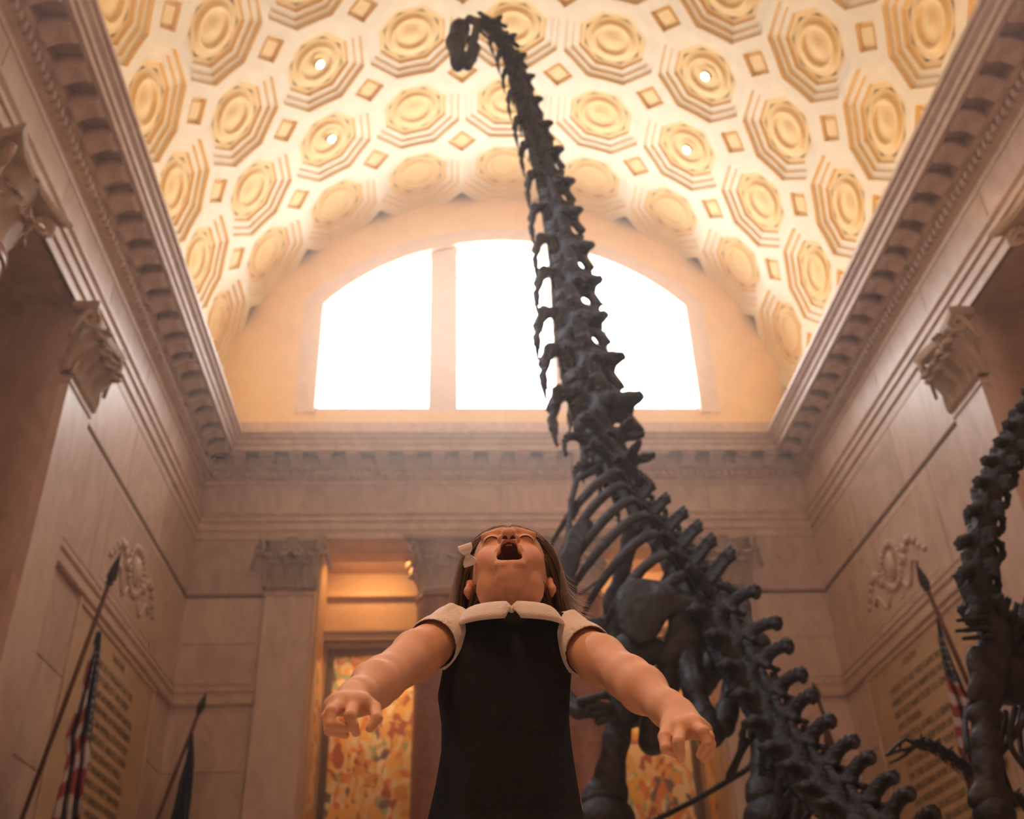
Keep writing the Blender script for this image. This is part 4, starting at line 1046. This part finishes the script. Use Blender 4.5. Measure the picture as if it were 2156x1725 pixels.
# ---------------------------------------------------------------- the girl
girl = empty('person', (-1.66, 1.62, 0)); tag(girl, 'small girl in dark pinafore, head thrown back, mouth wide open, arms spread like claws', 'person')
GO = np.array(girl.location)
M_SKIN = attrmat('skin', .6, .28, sss=.12, bump=.15, bscale=260)
M_DRESS = noisy('navy_pinafore_cloth', (.010, .011, .017), (.016, .017, .024), 60, .92, .5, 500, spec=.25)
M_BLOUSE = noisy('white_blouse_cotton', (.84, .75, .73), (.88, .80, .78), 12, .85, .3, 400, spec=.2)
HY = 1.60
Hc = at(1073, 1218, 1.665); FT = Vector((-.05, -1, 0)).normalized(); EL = math.radians(38)
hf = (FT*math.cos(EL)+Vector((0, 0, 1))*math.sin(EL)).normalized()
hx = (CR-hf*CR.dot(hf)); hx = (hx+Vector((0, 0, .03))).normalized(); hx = (hx-hf*hx.dot(hf)).normalized(); hu = hx.cross(hf)
if hu.z < 0: hu = -hu
HS = 1.08
HR = np.array([hx, hf, hu]).T
def hl(x, f, u): return tuple(Hc+hx*(x*HS)+hf*(f*HS)+hu*(u*HS))
def hr(*r): return tuple(a*HS for a in r)

nb = at(1073, 1304, 1.612)                    # neck base
sk = Solid()
sk.ell(hl(0, -.014, .016), hr(.066, .080, .070), .01, rot=HR)
sk.ell(hl(0, .018, -.028), hr(.051, .054, .060), .02, rot=HR)
for a in (-1, 1):
    sk.ell(hl(a*.029, .042, -.028), hr(.0245, .025, .028), .018, rot=HR)
    sk.ell(hl(a*.031, .014, -.066), hr(.021, .026, .022), .018, rot=HR)
sk.ell(hl(0, .038, .026), hr(.043, .030, .034), .03, rot=HR)
sk.ell(hl(0, .046, -.091), hr(.021, .0175, .0155), .016, rot=HR)
sk.ell(hl(0, .062, -.060), hr(.026, .019, .030), .022, rot=HR)
sk.ell(hl(0, .014, -.074), hr(.034, .030, .020), .018, rot=HR)
for a in (-1, 1):                              # brow, lids, sockets
    sk.ell(hl(a*.027, .0765, .006), hr(.016, .008, .0085), .010, True, HR)
    sk.ell(hl(a*.0265, .0640, .003), hr(.0155, .0118, .0090), .007, rot=HR)
    sk.cone(hl(a*.010, .075, .020), hl(a*.040, .066, .022), .0065*HS, .005*HS, .012)
sk.cone(hl(0, .074, .008), hl(0, .089, -.020), .0078*HS, .0095*HS, .012)
sk.ell(hl(0, .0915, -.0235), hr(.0108, .0095, .0092), .006, rot=HR)
for a in (-1, 1):
    sk.ell(hl(a*.0118, .0830, -.0262), hr(.0068, .0080, .0066), .003, rot=HR)
LU = [(-.0215, .0640, -.0640), (-.0165, .0755, -.0480), (-.0070, .0840, -.0365), (0, .0835, -.0378), (.0070, .0840, -.0365), (.0165, .0755, -.0480), (.0215, .0640, -.0640)]
LL = [(-.0215, .0640, -.0650), (-.0185, .0655, -.0780), (-.0080, .0690, -.0835), (.0080, .0690, -.0835), (.0185, .0655, -.0780), (.0215, .0640, -.0650)]
sk.chain([hl(*p) for p in LU], [.0030, .0042, .0046, .0042, .0046, .0042, .0030], .004)
sk.chain([hl(*p) for p in LL], [.0030, .0048, .0056, .0056, .0048, .0030], .004)
# ears
for a in (-1, 1):
    sk.ell(hl(a*.066, -.012, -.012), hr(.0065, .015, .020), .006, rot=HR); sk.ell(hl(a*.068, -.006, -.028), hr(.006, .007, .008), .006, rot=HR)
    sk.ell(hl(a*.073, -.010, -.010), hr(.005, .008, .011), .003, True, HR)
# neck and torso
sk.cone(hl(0, -.022, -.040), tuple(nb+Vector((0, .022, -.01))), .044, .043, .010)
sk.cone(tuple(nb+Vector((0, .02, 0))), tuple(nb-Vector((0, -.02, .06))), .044, .045, .02)
SL, SR = at(926, 1346, 1.61), at(1220, 1362, 1.61)
sk.chain([tuple(SL), tuple(nb-Vector((0, -.02, .065))), tuple(SR)], [.033, .035, .033], .015)
ch = at(1075, 1390, 1.625); be = at(1073, 1540, 1.64)
sk.ell(tuple(ch), (.088, .052, .08), .02); sk.ell(tuple(be), (.090, .066, .12), .04)
# arms
EL_, WL = at(806, 1430, 1.425), at(741, 1476, 1.285)
ER, WR = at(1326, 1430, 1.46), at(1424, 1508, 1.34)
sk.chain([tuple(SL), tuple(SL.lerp(EL_, .45)), tuple(EL_)], [.0365, .0365, .0290], .016)
sk.chain([tuple(EL_), tuple(EL_.lerp(WL, .3)), tuple(WL.lerp(EL_, .15)), tuple(WL)], [.0288, .0292, .0205, .0185], .02)
sk.chain([tuple(SR), tuple(SR.lerp(ER, .45)), tuple(ER)], [.0365, .0370, .0300], .016)
sk.chain([tuple(ER), tuple(ER.lerp(WR, .3)), tuple(WR.lerp(ER, .15)), tuple(WR)], [.0298, .0305, .0215, .0190], .02)
# hands: palm then five digits, each its own bent chain; (pixel, pixel, depth) of the joints
def digits(palm, dg):
    for a, b, ra, rb in palm: sk.cone(tuple(at(*a)), tuple(at(*b)), ra, rb, .010)
    for pts, rads in dg:
        P = [tuple(at(*p)) for p in pts]
        for i in range(len(P)-1): sk.cone(P[i], P[i+1], rads[i], rads[i+1], .006 if i == 0 else .0012)
        for i in range(1, len(P)-1): sk.ell(P[i], (rads[i]*1.07,)*3, .0012)
digits([((741, 1474, 1.285), (712, 1482, 1.245), .0165, .0115), ((741, 1474, 1.285), (740, 1484, 1.243), .017, .0125), ((741, 1474, 1.285), (764, 1484, 1.250), .0165, .0120),
        ((712, 1482, 1.245), (764, 1484, 1.250), .0105, .0105), ((697, 1486, 1.255), (714, 1482, 1.25), .0095, .0105)],
       [([(766, 1480, 1.275), (789, 1492, 1.245), (793, 1513, 1.225), (779, 1533, 1.222)], [.0100, .0078, .0070, .0056]),
        ([(746, 1484, 1.243), (737, 1508, 1.212), (744, 1527, 1.214), (749, 1543, 1.222)], [.0086, .0071, .0062, .0052]),
        ([(720, 1481, 1.243), (697, 1499, 1.208), (697, 1526, 1.203), (729, 1534, 1.218)], [.0086, .0070, .0062, .0052]),
        ([(706, 1484, 1.248), (688, 1510, 1.222), (693, 1538, 1.215), (727, 1548, 1.230)], [.0084, .0068, .0060, .0050]),
        ([(697, 1488, 1.258), (690, 1515, 1.246), (697, 1534, 1.244), (714, 1542, 1.252)], [.0076, .0060, .0055, .0046])])
digits([((1424, 1506, 1.34), (1408, 1532, 1.31), .0175, .0110), ((1424, 1506, 1.34), (1434, 1534, 1.29), .018, .0125), ((1430, 1505, 1.34), (1460, 1530, 1.29), .018, .0125),
        ((1434, 1505, 1.34), (1478, 1538, 1.30), .0165, .0105), ((1434, 1536, 1.29), (1462, 1531, 1.29), .0115, .0115), ((1462, 1531, 1.29), (1480, 1540, 1.30), .0110, .0100)],
       [([(1412, 1524, 1.315), (1399, 1552, 1.285), (1402, 1576, 1.275), (1420, 1587, 1.28)], [.0108, .0080, .0070, .0056]),
        ([(1434, 1538, 1.286), (1428, 1563, 1.262), (1431, 1583, 1.268), (1433, 1599, 1.278)], [.0088, .0074, .0064, .0053]),
        ([(1460, 1531, 1.286), (1481, 1541, 1.262), (1489, 1566, 1.262), (1474, 1590, 1.275)], [.0088, .0072, .0064, .0053]),
        ([(1470, 1534, 1.294), (1492, 1552, 1.276), (1496, 1576, 1.278), (1483, 1599, 1.288)], [.0084, .0070, .0062, .0051]),
        ([(1480, 1540, 1.304), (1497, 1566, 1.300), (1497, 1586, 1.304), (1486, 1597, 1.312)], [.0076, .0060, .0056, .0047])])
# legs down to the shoes
for a in (-1, 1):
    hp = Vector((be.x+a*.045, be.y, .50)); sk.cone(tuple(be), tuple(hp), .07, .06, .02); kn = Vector((be.x+a*.065, be.y-.01, .28)); an = Vector((be.x+a*.07, be.y+.02, .06))
    sk.chain([tuple(hp), tuple(kn), tuple(kn.lerp(an, .35)), tuple(an)], [.055, .036, .037, .024], .02)
# mouth and nostrils are hollowed last
sk.ell(hl(0, .079, -.0480), hr(.0128, .034, .0115), .003, True, HR)
sk.ell(hl(0, .069, -.0640), hr(.0195, .038, .0160), .003, True, HR)
for a in (-1, 1): sk.ell(hl(a*.0062, .0870, -.0315), hr(.0036, .0060, .0042), .0015, True, HR)
v, f = sk.mesh(.0016)
def largest(v, f):
    lab = np.arange(len(v)); e = np.concatenate([f[:, [0, 1]], f[:, [1, 2]], f[:, [2, 3]], f[:, [3, 0]]])
    for _ in range(200):
        m = np.minimum(lab[e[:, 0]], lab[e[:, 1]]); l2 = lab.copy(); np.minimum.at(l2, e[:, 0], m); np.minimum.at(l2, e[:, 1], m)
        np.minimum.at(l2, lab[e[:, 0]], m); np.minimum.at(l2, lab[e[:, 1]], m)
        l2 = l2[l2]; l2 = l2[l2]
        if (l2 == lab).all(): break
        lab = l2
    u, c = np.unique(lab, return_counts=True); keep = lab == u[c.argmax()]; ix = np.cumsum(keep)-1
    return v[keep], ix[f[keep[f[:, 0]]]]
v, f = largest(v, f); v = relax(v, f, 2, .35)
# skin colours
q = (v-np.array(Hc))@HR/HS
base = np.array([.74, .42, .28]); col = np.tile(base, (len(v), 1)); nz = (np.sin(v[:, 0]*90+v[:, 2]*70)*np.sin(v[:, 1]*80))[:, None]*.02; col = col*(1+nz)
def dchain(q, pts):
    d = np.full(len(q), 9.)
    for a, b in zip(pts[:-1], pts[1:]):
        a = np.array(a); b = np.array(b); ab = b-a; t = np.clip(((q-a)@ab)/(ab@ab), 0, 1); d = np.minimum(d, np.linalg.norm(q-a-t[:, None]*ab, axis=1))
    return d
def mix(c, w): 
    global col
    col = col*(1-w[:, None])+np.array(c)*w[:, None]
sm_ = lambda d, a, b: np.clip((b-d)/(b-a), 0, 1)
for a in (-1, 1):
    mix((.78, .32, .24), .45*sm_(np.linalg.norm((q-[a*.036, .058, -.032])/[1, 1, 1], axis=1), .008, .034))
    mix((.30, .15, .10), .7*sm_(dchain(q, [(a*.010, .083, .021), (a*.028, .080, .027), (a*.044, .068, .023)]), .001, .0042))
    mix((.60, .22, .15), .8*sm_(np.linalg.norm(q-[a*.066, -.012, -.014], axis=1), .012, .026))
mix((.70, .27, .21), .35*sm_(np.linalg.norm(q-[0, .090, -.024], axis=1), .004, .016))
mix((.58, .22, .17), .6*sm_(np.minimum(dchain(q, LU), dchain(q, LL)), .0040, .0062))
inm = (((q-[0, .079, -.0480])/[.0136, .036, .0122])**2).sum(1); inm2 = (((q-[0, .069, -.0640])/[.0202, .0385, .0167])**2).sum(1)
inside = (np.minimum(inm, inm2) < 1.0) & (q[:, 1] < .0650+.62*(q[:, 2]+.066).clip(0, 1))
mix((.13, .022, .018), inside.astype(float))
for a in (-1, 1): mix((.22, .05, .04), (np.linalg.norm((q-[a*.0062, .0860, -.0315])/[.0040, .0066, .0046], axis=1) < 1).astype(float))
body = link('body', quadmesh('body', v-GO, f, M_SKIN, col), girl)

def gsolid(s, name, h, m, it=1, par=None):
    v, f = s.mesh(h); v = relax(v, f, it, .4); return link(name, quadmesh(name, v-GO, f, m), par or girl)
# tongue and teeth
s = Solid(); s.ell(hl(0, .046, -.064), hr(.0125, .020, .0065), .004, rot=HR); gsolid(s, 'tongue', .0015, mat('tongue', (.38, .09, .08), .4))
s = Solid()
for i in range(8):
    u = (i-3.5)/3.5; s.ell(hl(u*.0105, .0745-.010*u*u, -.0400-.003*u*u), hr(.0015, .0016, .0026), .0008, rot=HR)
# eyelashes
M_LASH = mat('dark_lashes', (.03, .018, .012), .7)
for a in (-1, 1):
    lb_ = MB(); P = []
    for t in np.linspace(-1, 1, 13):
        x = a*.0265+t*.0125; u = -.0030+.0020*(1-t*t); ff = .064+.0125*math.sqrt(max(1-(t*12.5/15.2)**2-((u-.003)/.0098)**2, 0))
        P.append(Vector(hl(x, ff+.0006, u))-girl.location)
    lb_.tube(P, [.0003+.0008*(1-abs(t)**3) for t in np.linspace(-1, 1, 13)], 6)
    lb_.build('eyelashes', M_LASH, girl, True)
# fingernails omitted where the fingertips turn away; thumbs show theirs
# ---- clothes
zt = nb.z
def torso_field(xc, yc, prof):
    zs = [p[0] for p in prof]; A = [p[1] for p in prof]; Bd = [p[2] for p in prof]; X0 = [p[3] for p in prof]
    def f(P):
        z = P[:, 2]; a = np.interp(z, zs, A); b = np.interp(z, zs, Bd); x0 = np.interp(z, zs, X0)
        th = np.arctan2(P[:, 1]-yc, P[:, 0]-xc-x0); low = np.clip((zs[-1]-.20-z)/.3, 0, 1)
        a = a*(1+.02*low*np.sin(th*9+z*6)); b = b*(1+.035*low*np.sin(th*9+z*6))
        r = (np.abs((P[:, 0]-xc-x0)/a)**2.4+np.abs((P[:, 1]-yc)/b)**2.4)**(1/2.4)
        d = (r-1)*np.minimum(a, b)
        return np.maximum(np.maximum(d, z-zs[-1]), zs[0]-z).astype(F4)
    return f
ZS = at(1075, 1304, 1.61).z                    # shoulder-strap height
def hw(xl, xr, y, Y=1.56):
    a, b = at(xl, y, Y), at(xr, y, Y); return ((a+b)/2).x, (b-a).length/2, a.z
rowsD = [(896, 1238, 1722), (915, 1224, 1640), (928, 1212, 1560), (928, 1206, 1500), (920, 1208, 1440), (932, 1212, 1380), (943, 1213, 1330), (945, 1213, 1296)]
prof = [(.40, .150, .125, 0)]
for xl, xr, y in rowsD:
    cx_, w_, z_ = hw(xl, xr, y); prof.append((z_, w_, .078 if y > 1330 else .066, cx_-ch.x))
prof[1] = (prof[1][0], prof[1][1], .095, prof[1][3]); prof[2] = (prof[2][0], prof[2][1], .088, prof[2][3])
prof[-1] = (ZS+.004, prof[-1][1], .056, prof[-1][3]); prof[0] = (.40, .150, .12, prof[1][3])
YC = 1.625
s = Solid(); s.fn(torso_field(ch.x, YC, prof), .01, False, (ch.x, YC, .6), .36)
s.chain([tuple(nb+Vector((0, 0, .10))), tuple(nb+Vector((0, -.010, .060)))], [.060, .056], .006, True)
s.chain([tuple(at(900, 1356, 1.61)), tuple(at(866, 1408, 1.57))], [.028, .046], .010, True)
s.chain([tuple(at(1252, 1366, 1.61)), tuple(at(1296, 1414, 1.57))], [.028, .046], .010, True)
gsolid(s, 'pinafore_dress', .003, M_DRESS, 2)
# blouse: body and short sleeves with cuffs
s = Solid(); pr2 = [(z-(.006 if z > ZS-.01 else 0), a-.0045 if z < ZS-.12 else a-.001, b-.006, x) for z, a, b, x in prof[2:]]
pr2 = [(.50,)+tuple([pr2[0][1]-.01, pr2[0][2]-.01, pr2[0][3]])]+[p for p in pr2 if p[0] > .5]
s.fn(torso_field(ch.x, YC, pr2), .01, False, (ch.x, YC, .65), .3)
s.cone(tuple(nb+Vector((0, 0, .004))), tuple(nb-Vector((0, -.01, .03))), .046, .044, .01)
def sleeve(Sx, Ex, tq, up):
    ax = (Ex-Sx).normalized(); a = Sx-ax*.012; b = Sx+ax*tq
    s.cone(tuple(a+up), tuple(b), .038, .0405, .012)
    s.ell(tuple(a+up*1.3), (.034, .032, .032), .012)
    for i in range(5):
        n1 = ax.orthogonal().normalized(); n2 = ax.cross(n1); t = 2*PI*i/5; o = (n1*math.cos(t)+n2*math.sin(t))*.036
        s.cone(tuple(a+o+up), tuple(a.lerp(b, .75)+o*1.04), .0065, .003, .008)
    s.cone(tuple(b-ax*.004), tuple(b+ax*.009), .0420, .0420, .003)
    s.cone(tuple(b+ax*.004), tuple(b+ax*.08), .0388, .043, .003, True)
    return b, ax
sleeve(SL+Vector((.008, 0, .006)), EL_, .040, Vector((.006, 0, .008)))
sleeve(SR+Vector((-.006, 0, .008)), ER, .037, Vector((-.006, 0, .008)))
s.cone(tuple(nb+Vector((0, 0, .06))), tuple(nb+Vector((0, 0, -.02))), .052, .045, .004, True)
gsolid(s, 'blouse', .0021, M_BLOUSE, 3)
# round collar, two flaps
def flap(sgn):
    b = MB(); nu, nv = 26, 8; top = []; bot = []
    for i in range(nu+1):
        u = i/nu; th = sgn*(.03+u*2.75)
        edge = math.sin(min(1, u*26)*PI/2)**.5*(math.sin(min(1, (1-u)*8)*PI/2)**.7)
        for j in range(nv+1):
            w = j/nv*edge; rx = .052+.038*w; ry = .050+.032*w; z = .010-.014*(1+math.cos(th))/2+.010*math.sin(w*PI*.8)-.036*w*w
            th2 = th
            p = Vector((math.sin(th2)*rx, -math.cos(th2)*ry-.004+.0, z-.010*(1-abs(math.cos(th2)))*0+.010*(1-math.cos(th2))*.5)); top.append(nb+p+Vector((0, -.006, .002))-girl.location)
    n = nv+1
    fs = [(i*n+j, (i+1)*n+j, (i+1)*n+j+1, i*n+j+1) for i in range(nu) for j in range(nv)]
    b.add(top, fs); o = b.build('collar', M_BLOUSE, girl, True)
    md = o.modifiers.new('thickness', 'SOLIDIFY'); md.thickness = .004; md.offset = 0
    return o
flap(1); flap(-1)
MB().ball(tuple(nb+Vector((0, -.062, -.008))-girl.location), .0055, 12, 6, (1, .5, 1)).build('button', M_BLOUSE, girl, True)
# shoes and socks below the frame
M_SHOE = mat('black_shoe', (.012, .012, .012), .3); M_SOCK = mat('white_sock', (.75, .72, .7), .9)
for a in (-1, 1):
    an = Vector((be.x+a*.07, be.y+.02, .06)); s = Solid(); s.chain([tuple(an+Vector((0, .02, -.03))), tuple(an+Vector((a*.01, -.06, -.032))), tuple(an+Vector((a*.016, -.11, -.036)))], [.030, .028, .024], .02)
    s.box(tuple(an+Vector((a*.008, -.045, -.052))), (.032, .095, .008), .006, .004); gsolid(s, 'shoe', .006, M_SHOE)
    s = Solid(); s.cone(tuple(an+Vector((0, 0, -.01))), tuple(an+Vector((0, 0, .05))), .028, .030, .01); gsolid(s, 'sock', .006, M_SOCK)

# ---- hair: a close cap and strands that sweep back from the brow, then hang
M_HAIR = noisy('brown_hair', (.075, .036, .018), (.20, .105, .055), 40, .3, spec=.9)
_n = M_HAIR.node_tree; _t = _n.nodes.new('ShaderNodeBsdfTranslucent'); _t.inputs[0].default_value = (.75, .58, .46, 1)
_m = _n.nodes.new('ShaderNodeMixShader'); _m.inputs[0].default_value = .5
_n.links.new(_n.nodes['Principled BSDF'].outputs[0], _m.inputs[1]); _n.links.new(_t.outputs[0], _m.inputs[2]); _n.links.new(_m.outputs[0], _n.nodes['Material Output'].inputs[0])
capU = Solid(); capU.ell(hl(0, -.018, .020), hr(.0720, .0815, .0735), .01, rot=HR); capU.ell(hl(0, .032, .044), hr(.054, .036, .038), .012, rot=HR)
M_SCALP = noisy('hair_underlayer', (.060, .030, .016), (.13, .07, .04), 60, .7, spec=.3)
s = Solid(); s.ell(hl(0, -.018, .020), hr(.0710, .0805, .0725), .01, rot=HR); s.ell(hl(0, .032, .044), hr(.053, .035, .037), .012, rot=HR); s.ell(hl(0, .100, -.042), hr(.070, .065, .090), .005, True, HR)
s.ell(hl(0, .03, -.075), hr(.060, .05, .05), .006, True, HR)
for a in (-1, 1): s.ell(hl(a*.075, .0, -.03), hr(.02, .03, .03), .004, True, HR)
hair = gsolid(s, 'hair', .0024, M_SCALP, 1)
def cap_push(P, gap):
    P4 = P.astype(F4); e = 1e-3; d0 = capU.ev(P4).astype(float)
    g = np.stack([capU.ev((P+np.eye(3)[i]*e).astype(F4))-d0 for i in range(3)], 1); g /= np.linalg.norm(g, axis=1)[:, None]+1e-9
    return d0, g
rng = np.random.default_rng(5); NS = 4200
ell_c = np.array([0, -.016, .021]); ell_r = np.array([.0745, .0825, .0745])
d = rng.normal(size=(NS*6, 3)); d /= np.linalg.norm(d, axis=1)[:, None]; loc = ell_c+d*ell_r
keep = ((((loc-[0, .100, -.042])/[.072, .067, .092])**2).sum(1) > 1) & (loc[:, 2] > -.035) & ((((loc-[0, .03, -.075])/[.062, .052, .052])**2).sum(1) > 1)
keep &= ~((np.abs(loc[:, 0]) > .045) & (loc[:, 1] > -.005) & (loc[:, 2] < .0))
loc = loc[keep][:NS]; NS = len(loc)
front = ((((loc-[0, .100, -.042])/[.072, .067, .092])**2).sum(1) < 1.6)
NSg = 18; Lh = np.where(rng.random(NS) < .5, .155, .178)+np.where(loc[:, 0] > .02, .018, 0)+rng.normal(0, .010, NS); step = Lh/NSg
Rw = HR; p = loc@(Rw.T*HS)+np.array(Hc)
for _ in range(3):
    d0, g0 = cap_push(p, 0); p = p-g0*(d0-.0004)[:, None]
def el_n(w):
    q_ = (w-np.array(Hc))@Rw/HS; e = (q_-ell_c)/ell_r; n = (e/ell_r)@Rw.T; return np.linalg.norm(e, axis=1), n/np.linalg.norm(n, axis=1)[:, None]
back = -np.array(hf)
side = np.sign(loc[:, 0])[:, None]*np.array(hx)
vel = np.tile(back, (NS, 1))+side*.55+rng.normal(0, .10, (NS, 3)); path = [p.copy()]
fly = (rng.random(NS) < .10)
rightflick = (loc[:, 0] > .02)
for k in range(NSg):
    t = (k+1)/NSg
    g = np.zeros((NS, 3)); g[:, 2] = -.62
    g += rng.normal(0, .05, (NS, 3))+np.where(fly[:, None], rng.normal(0, .16, (NS, 3)), 0)
    if t > .62: g = g+ np.where(rightflick[:, None], np.array([.95, -.25, .45])*(t-.58)*2.6, np.array([-.1, 0, 0]))
    vel = vel*.80+g*.42
    n_, nv = el_n(p); inn = (n_ < 1.16)
    dot = (vel*nv).sum(1)[:, None]; vel = np.where((inn[:, None]) & (dot < 0), vel-nv*dot, vel)
    vel /= np.linalg.norm(vel, axis=1)[:, None]
    p = p+vel*step[:, None]
    d0, g0 = cap_push(p, 0); lift = .0006+.003*((np.arange(NS)*.618) % 1)
    p = p+g0*np.clip(lift-d0, 0, .02)[:, None]
    # keep off the neck and out of the shoulders
    hx_ = p[:, :2]-np.array([nb.x, nb.y+.01]); rr = np.linalg.norm(hx_, axis=1); lim = .060; m_ = (rr < lim) & (p[:, 2] < Hc.z-.02)
    p[:, :2] = np.where(m_[:, None], np.array([nb.x, nb.y+.01])+hx_/np.maximum(rr, 1e-4)[:, None]*lim, p[:, :2])
    p[:, 2] = np.maximum(p[:, 2], zt-.006)
    path.append(p.copy())
path = np.stack(path, 1)                       # strand, station, xyz
# drop strands that would cross the face
q_ = (path-np.array(Hc))@Rw/HS; bad = (((q_[:, 2:, 1] > .052) & (q_[:, 2:, 2] < .048)) | ((q_[:, 2:, 1] > .018) & (np.abs(q_[:, 2:, 0]) < .075) & (q_[:, 2:, 2] < .034))).any(1)
bad |= (sk.ev(path[:, 1:].reshape(-1, 3).astype(F4)).reshape(NS, -1) < -.0008).any(1)
path = path[~bad]; NS = len(path); m_ = NSg+1
T = np.gradient(path, axis=1); T /= np.linalg.norm(T, axis=2)[:, :, None]+1e-9
ref = np.array([.3, -.8, .5]); A1 = np.cross(T, ref); A1 /= np.linalg.norm(A1, axis=2)[:, :, None]+1e-9; B1 = np.cross(T, A1)
rad = (.00075*(1-.75*np.linspace(0, 1, m_)**2))[None, :, None]
ring = np.stack([path+rad*(A1*math.cos(2*PI*k/3)+B1*math.sin(2*PI*k/3)) for k in range(3)], 2)   # NS,m,3,xyz
vv = ring.reshape(-1, 3)-GO; idx = np.arange(NS*m_*3).reshape(NS, m_, 3)
ff = np.concatenate([np.stack([idx[:, :-1, k], idx[:, :-1, (k+1) % 3], idx[:, 1:, (k+1) % 3], idx[:, 1:, k]], -1).reshape(-1, 4) for k in range(3)])
M_BACKLIT = noisy('hair_backlight_tint', (.40, .26, .17), (.60, .42, .30), 40, .35, spec=.8)  # pale colour imitates backlight on the brown front hair
_n = M_BACKLIT.node_tree; _t = _n.nodes.new('ShaderNodeBsdfTranslucent'); _t.inputs[0].default_value = (.95, .86, .80, 1)
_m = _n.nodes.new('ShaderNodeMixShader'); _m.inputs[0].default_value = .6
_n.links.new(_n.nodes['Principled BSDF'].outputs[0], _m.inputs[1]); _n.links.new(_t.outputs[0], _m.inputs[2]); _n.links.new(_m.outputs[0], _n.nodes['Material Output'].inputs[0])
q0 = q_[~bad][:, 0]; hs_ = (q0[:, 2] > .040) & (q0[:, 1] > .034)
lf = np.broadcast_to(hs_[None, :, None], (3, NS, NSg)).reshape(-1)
st = link('hair_strands', quadmesh('hair_strands', vv, ff[~lf], M_HAIR), hair); st['kind'] = 'stuff'
st = link('hair_strands', quadmesh('hair_strands', vv, ff[lf], M_BACKLIT), hair); st['kind'] = 'stuff'; st['label'] = 'hair above the brow, coloured pale as if backlit'
# fine flyaway hairs above the brow, the backlight put into their pale colour
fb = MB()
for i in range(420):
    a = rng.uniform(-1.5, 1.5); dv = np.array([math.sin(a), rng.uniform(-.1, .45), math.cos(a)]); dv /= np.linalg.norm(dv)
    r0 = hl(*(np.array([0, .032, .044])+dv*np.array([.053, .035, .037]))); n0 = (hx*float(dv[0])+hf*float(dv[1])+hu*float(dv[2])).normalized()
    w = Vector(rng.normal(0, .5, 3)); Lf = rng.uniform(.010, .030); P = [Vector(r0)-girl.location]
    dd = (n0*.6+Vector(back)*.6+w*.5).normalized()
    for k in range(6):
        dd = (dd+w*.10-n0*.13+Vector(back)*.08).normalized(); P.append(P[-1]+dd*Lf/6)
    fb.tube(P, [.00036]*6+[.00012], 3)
fo = fb.build('flyaway_hairs', M_BACKLIT, hair, True); fo['kind'] = 'stuff'
# white ribbon bow clipped at her temple
M_BOW = mat('white_ribbon', (.82, .76, .76), .6)
bc = at(985, 1169, 1.60); bw = MB()
bx_ = (CU*.95-CR*.30).normalized(); by_ = (CR*.95+CU*.3).normalized(); bz_ = -CW
for sg in (-1, 1):
    rings_ = []
    for t in np.linspace(0, 1, 9):
        L_ = .019*t; wd = .0035+.0085*math.sin(min(t*1.35, 1)*PI/2); th_ = .0035*math.sin(t*PI)+.0012
        c = bc+bx_*(sg*L_)+bz_*(.003*math.sin(t*PI))-girl.location
        rings_.append([c+by_*wd+bz_*th_, c-by_*wd+bz_*th_, c-by_*wd-bz_*th_, c+by_*wd-bz_*th_])
    bw.loft(rings_)
bw.ball(tuple(bc+bz_*.003-girl.location), .0048, 10, 6)
bo = autosmooth(bw.build('ribbon_bow', M_BOW, girl), 50)
bpy.context.view_layer.update()
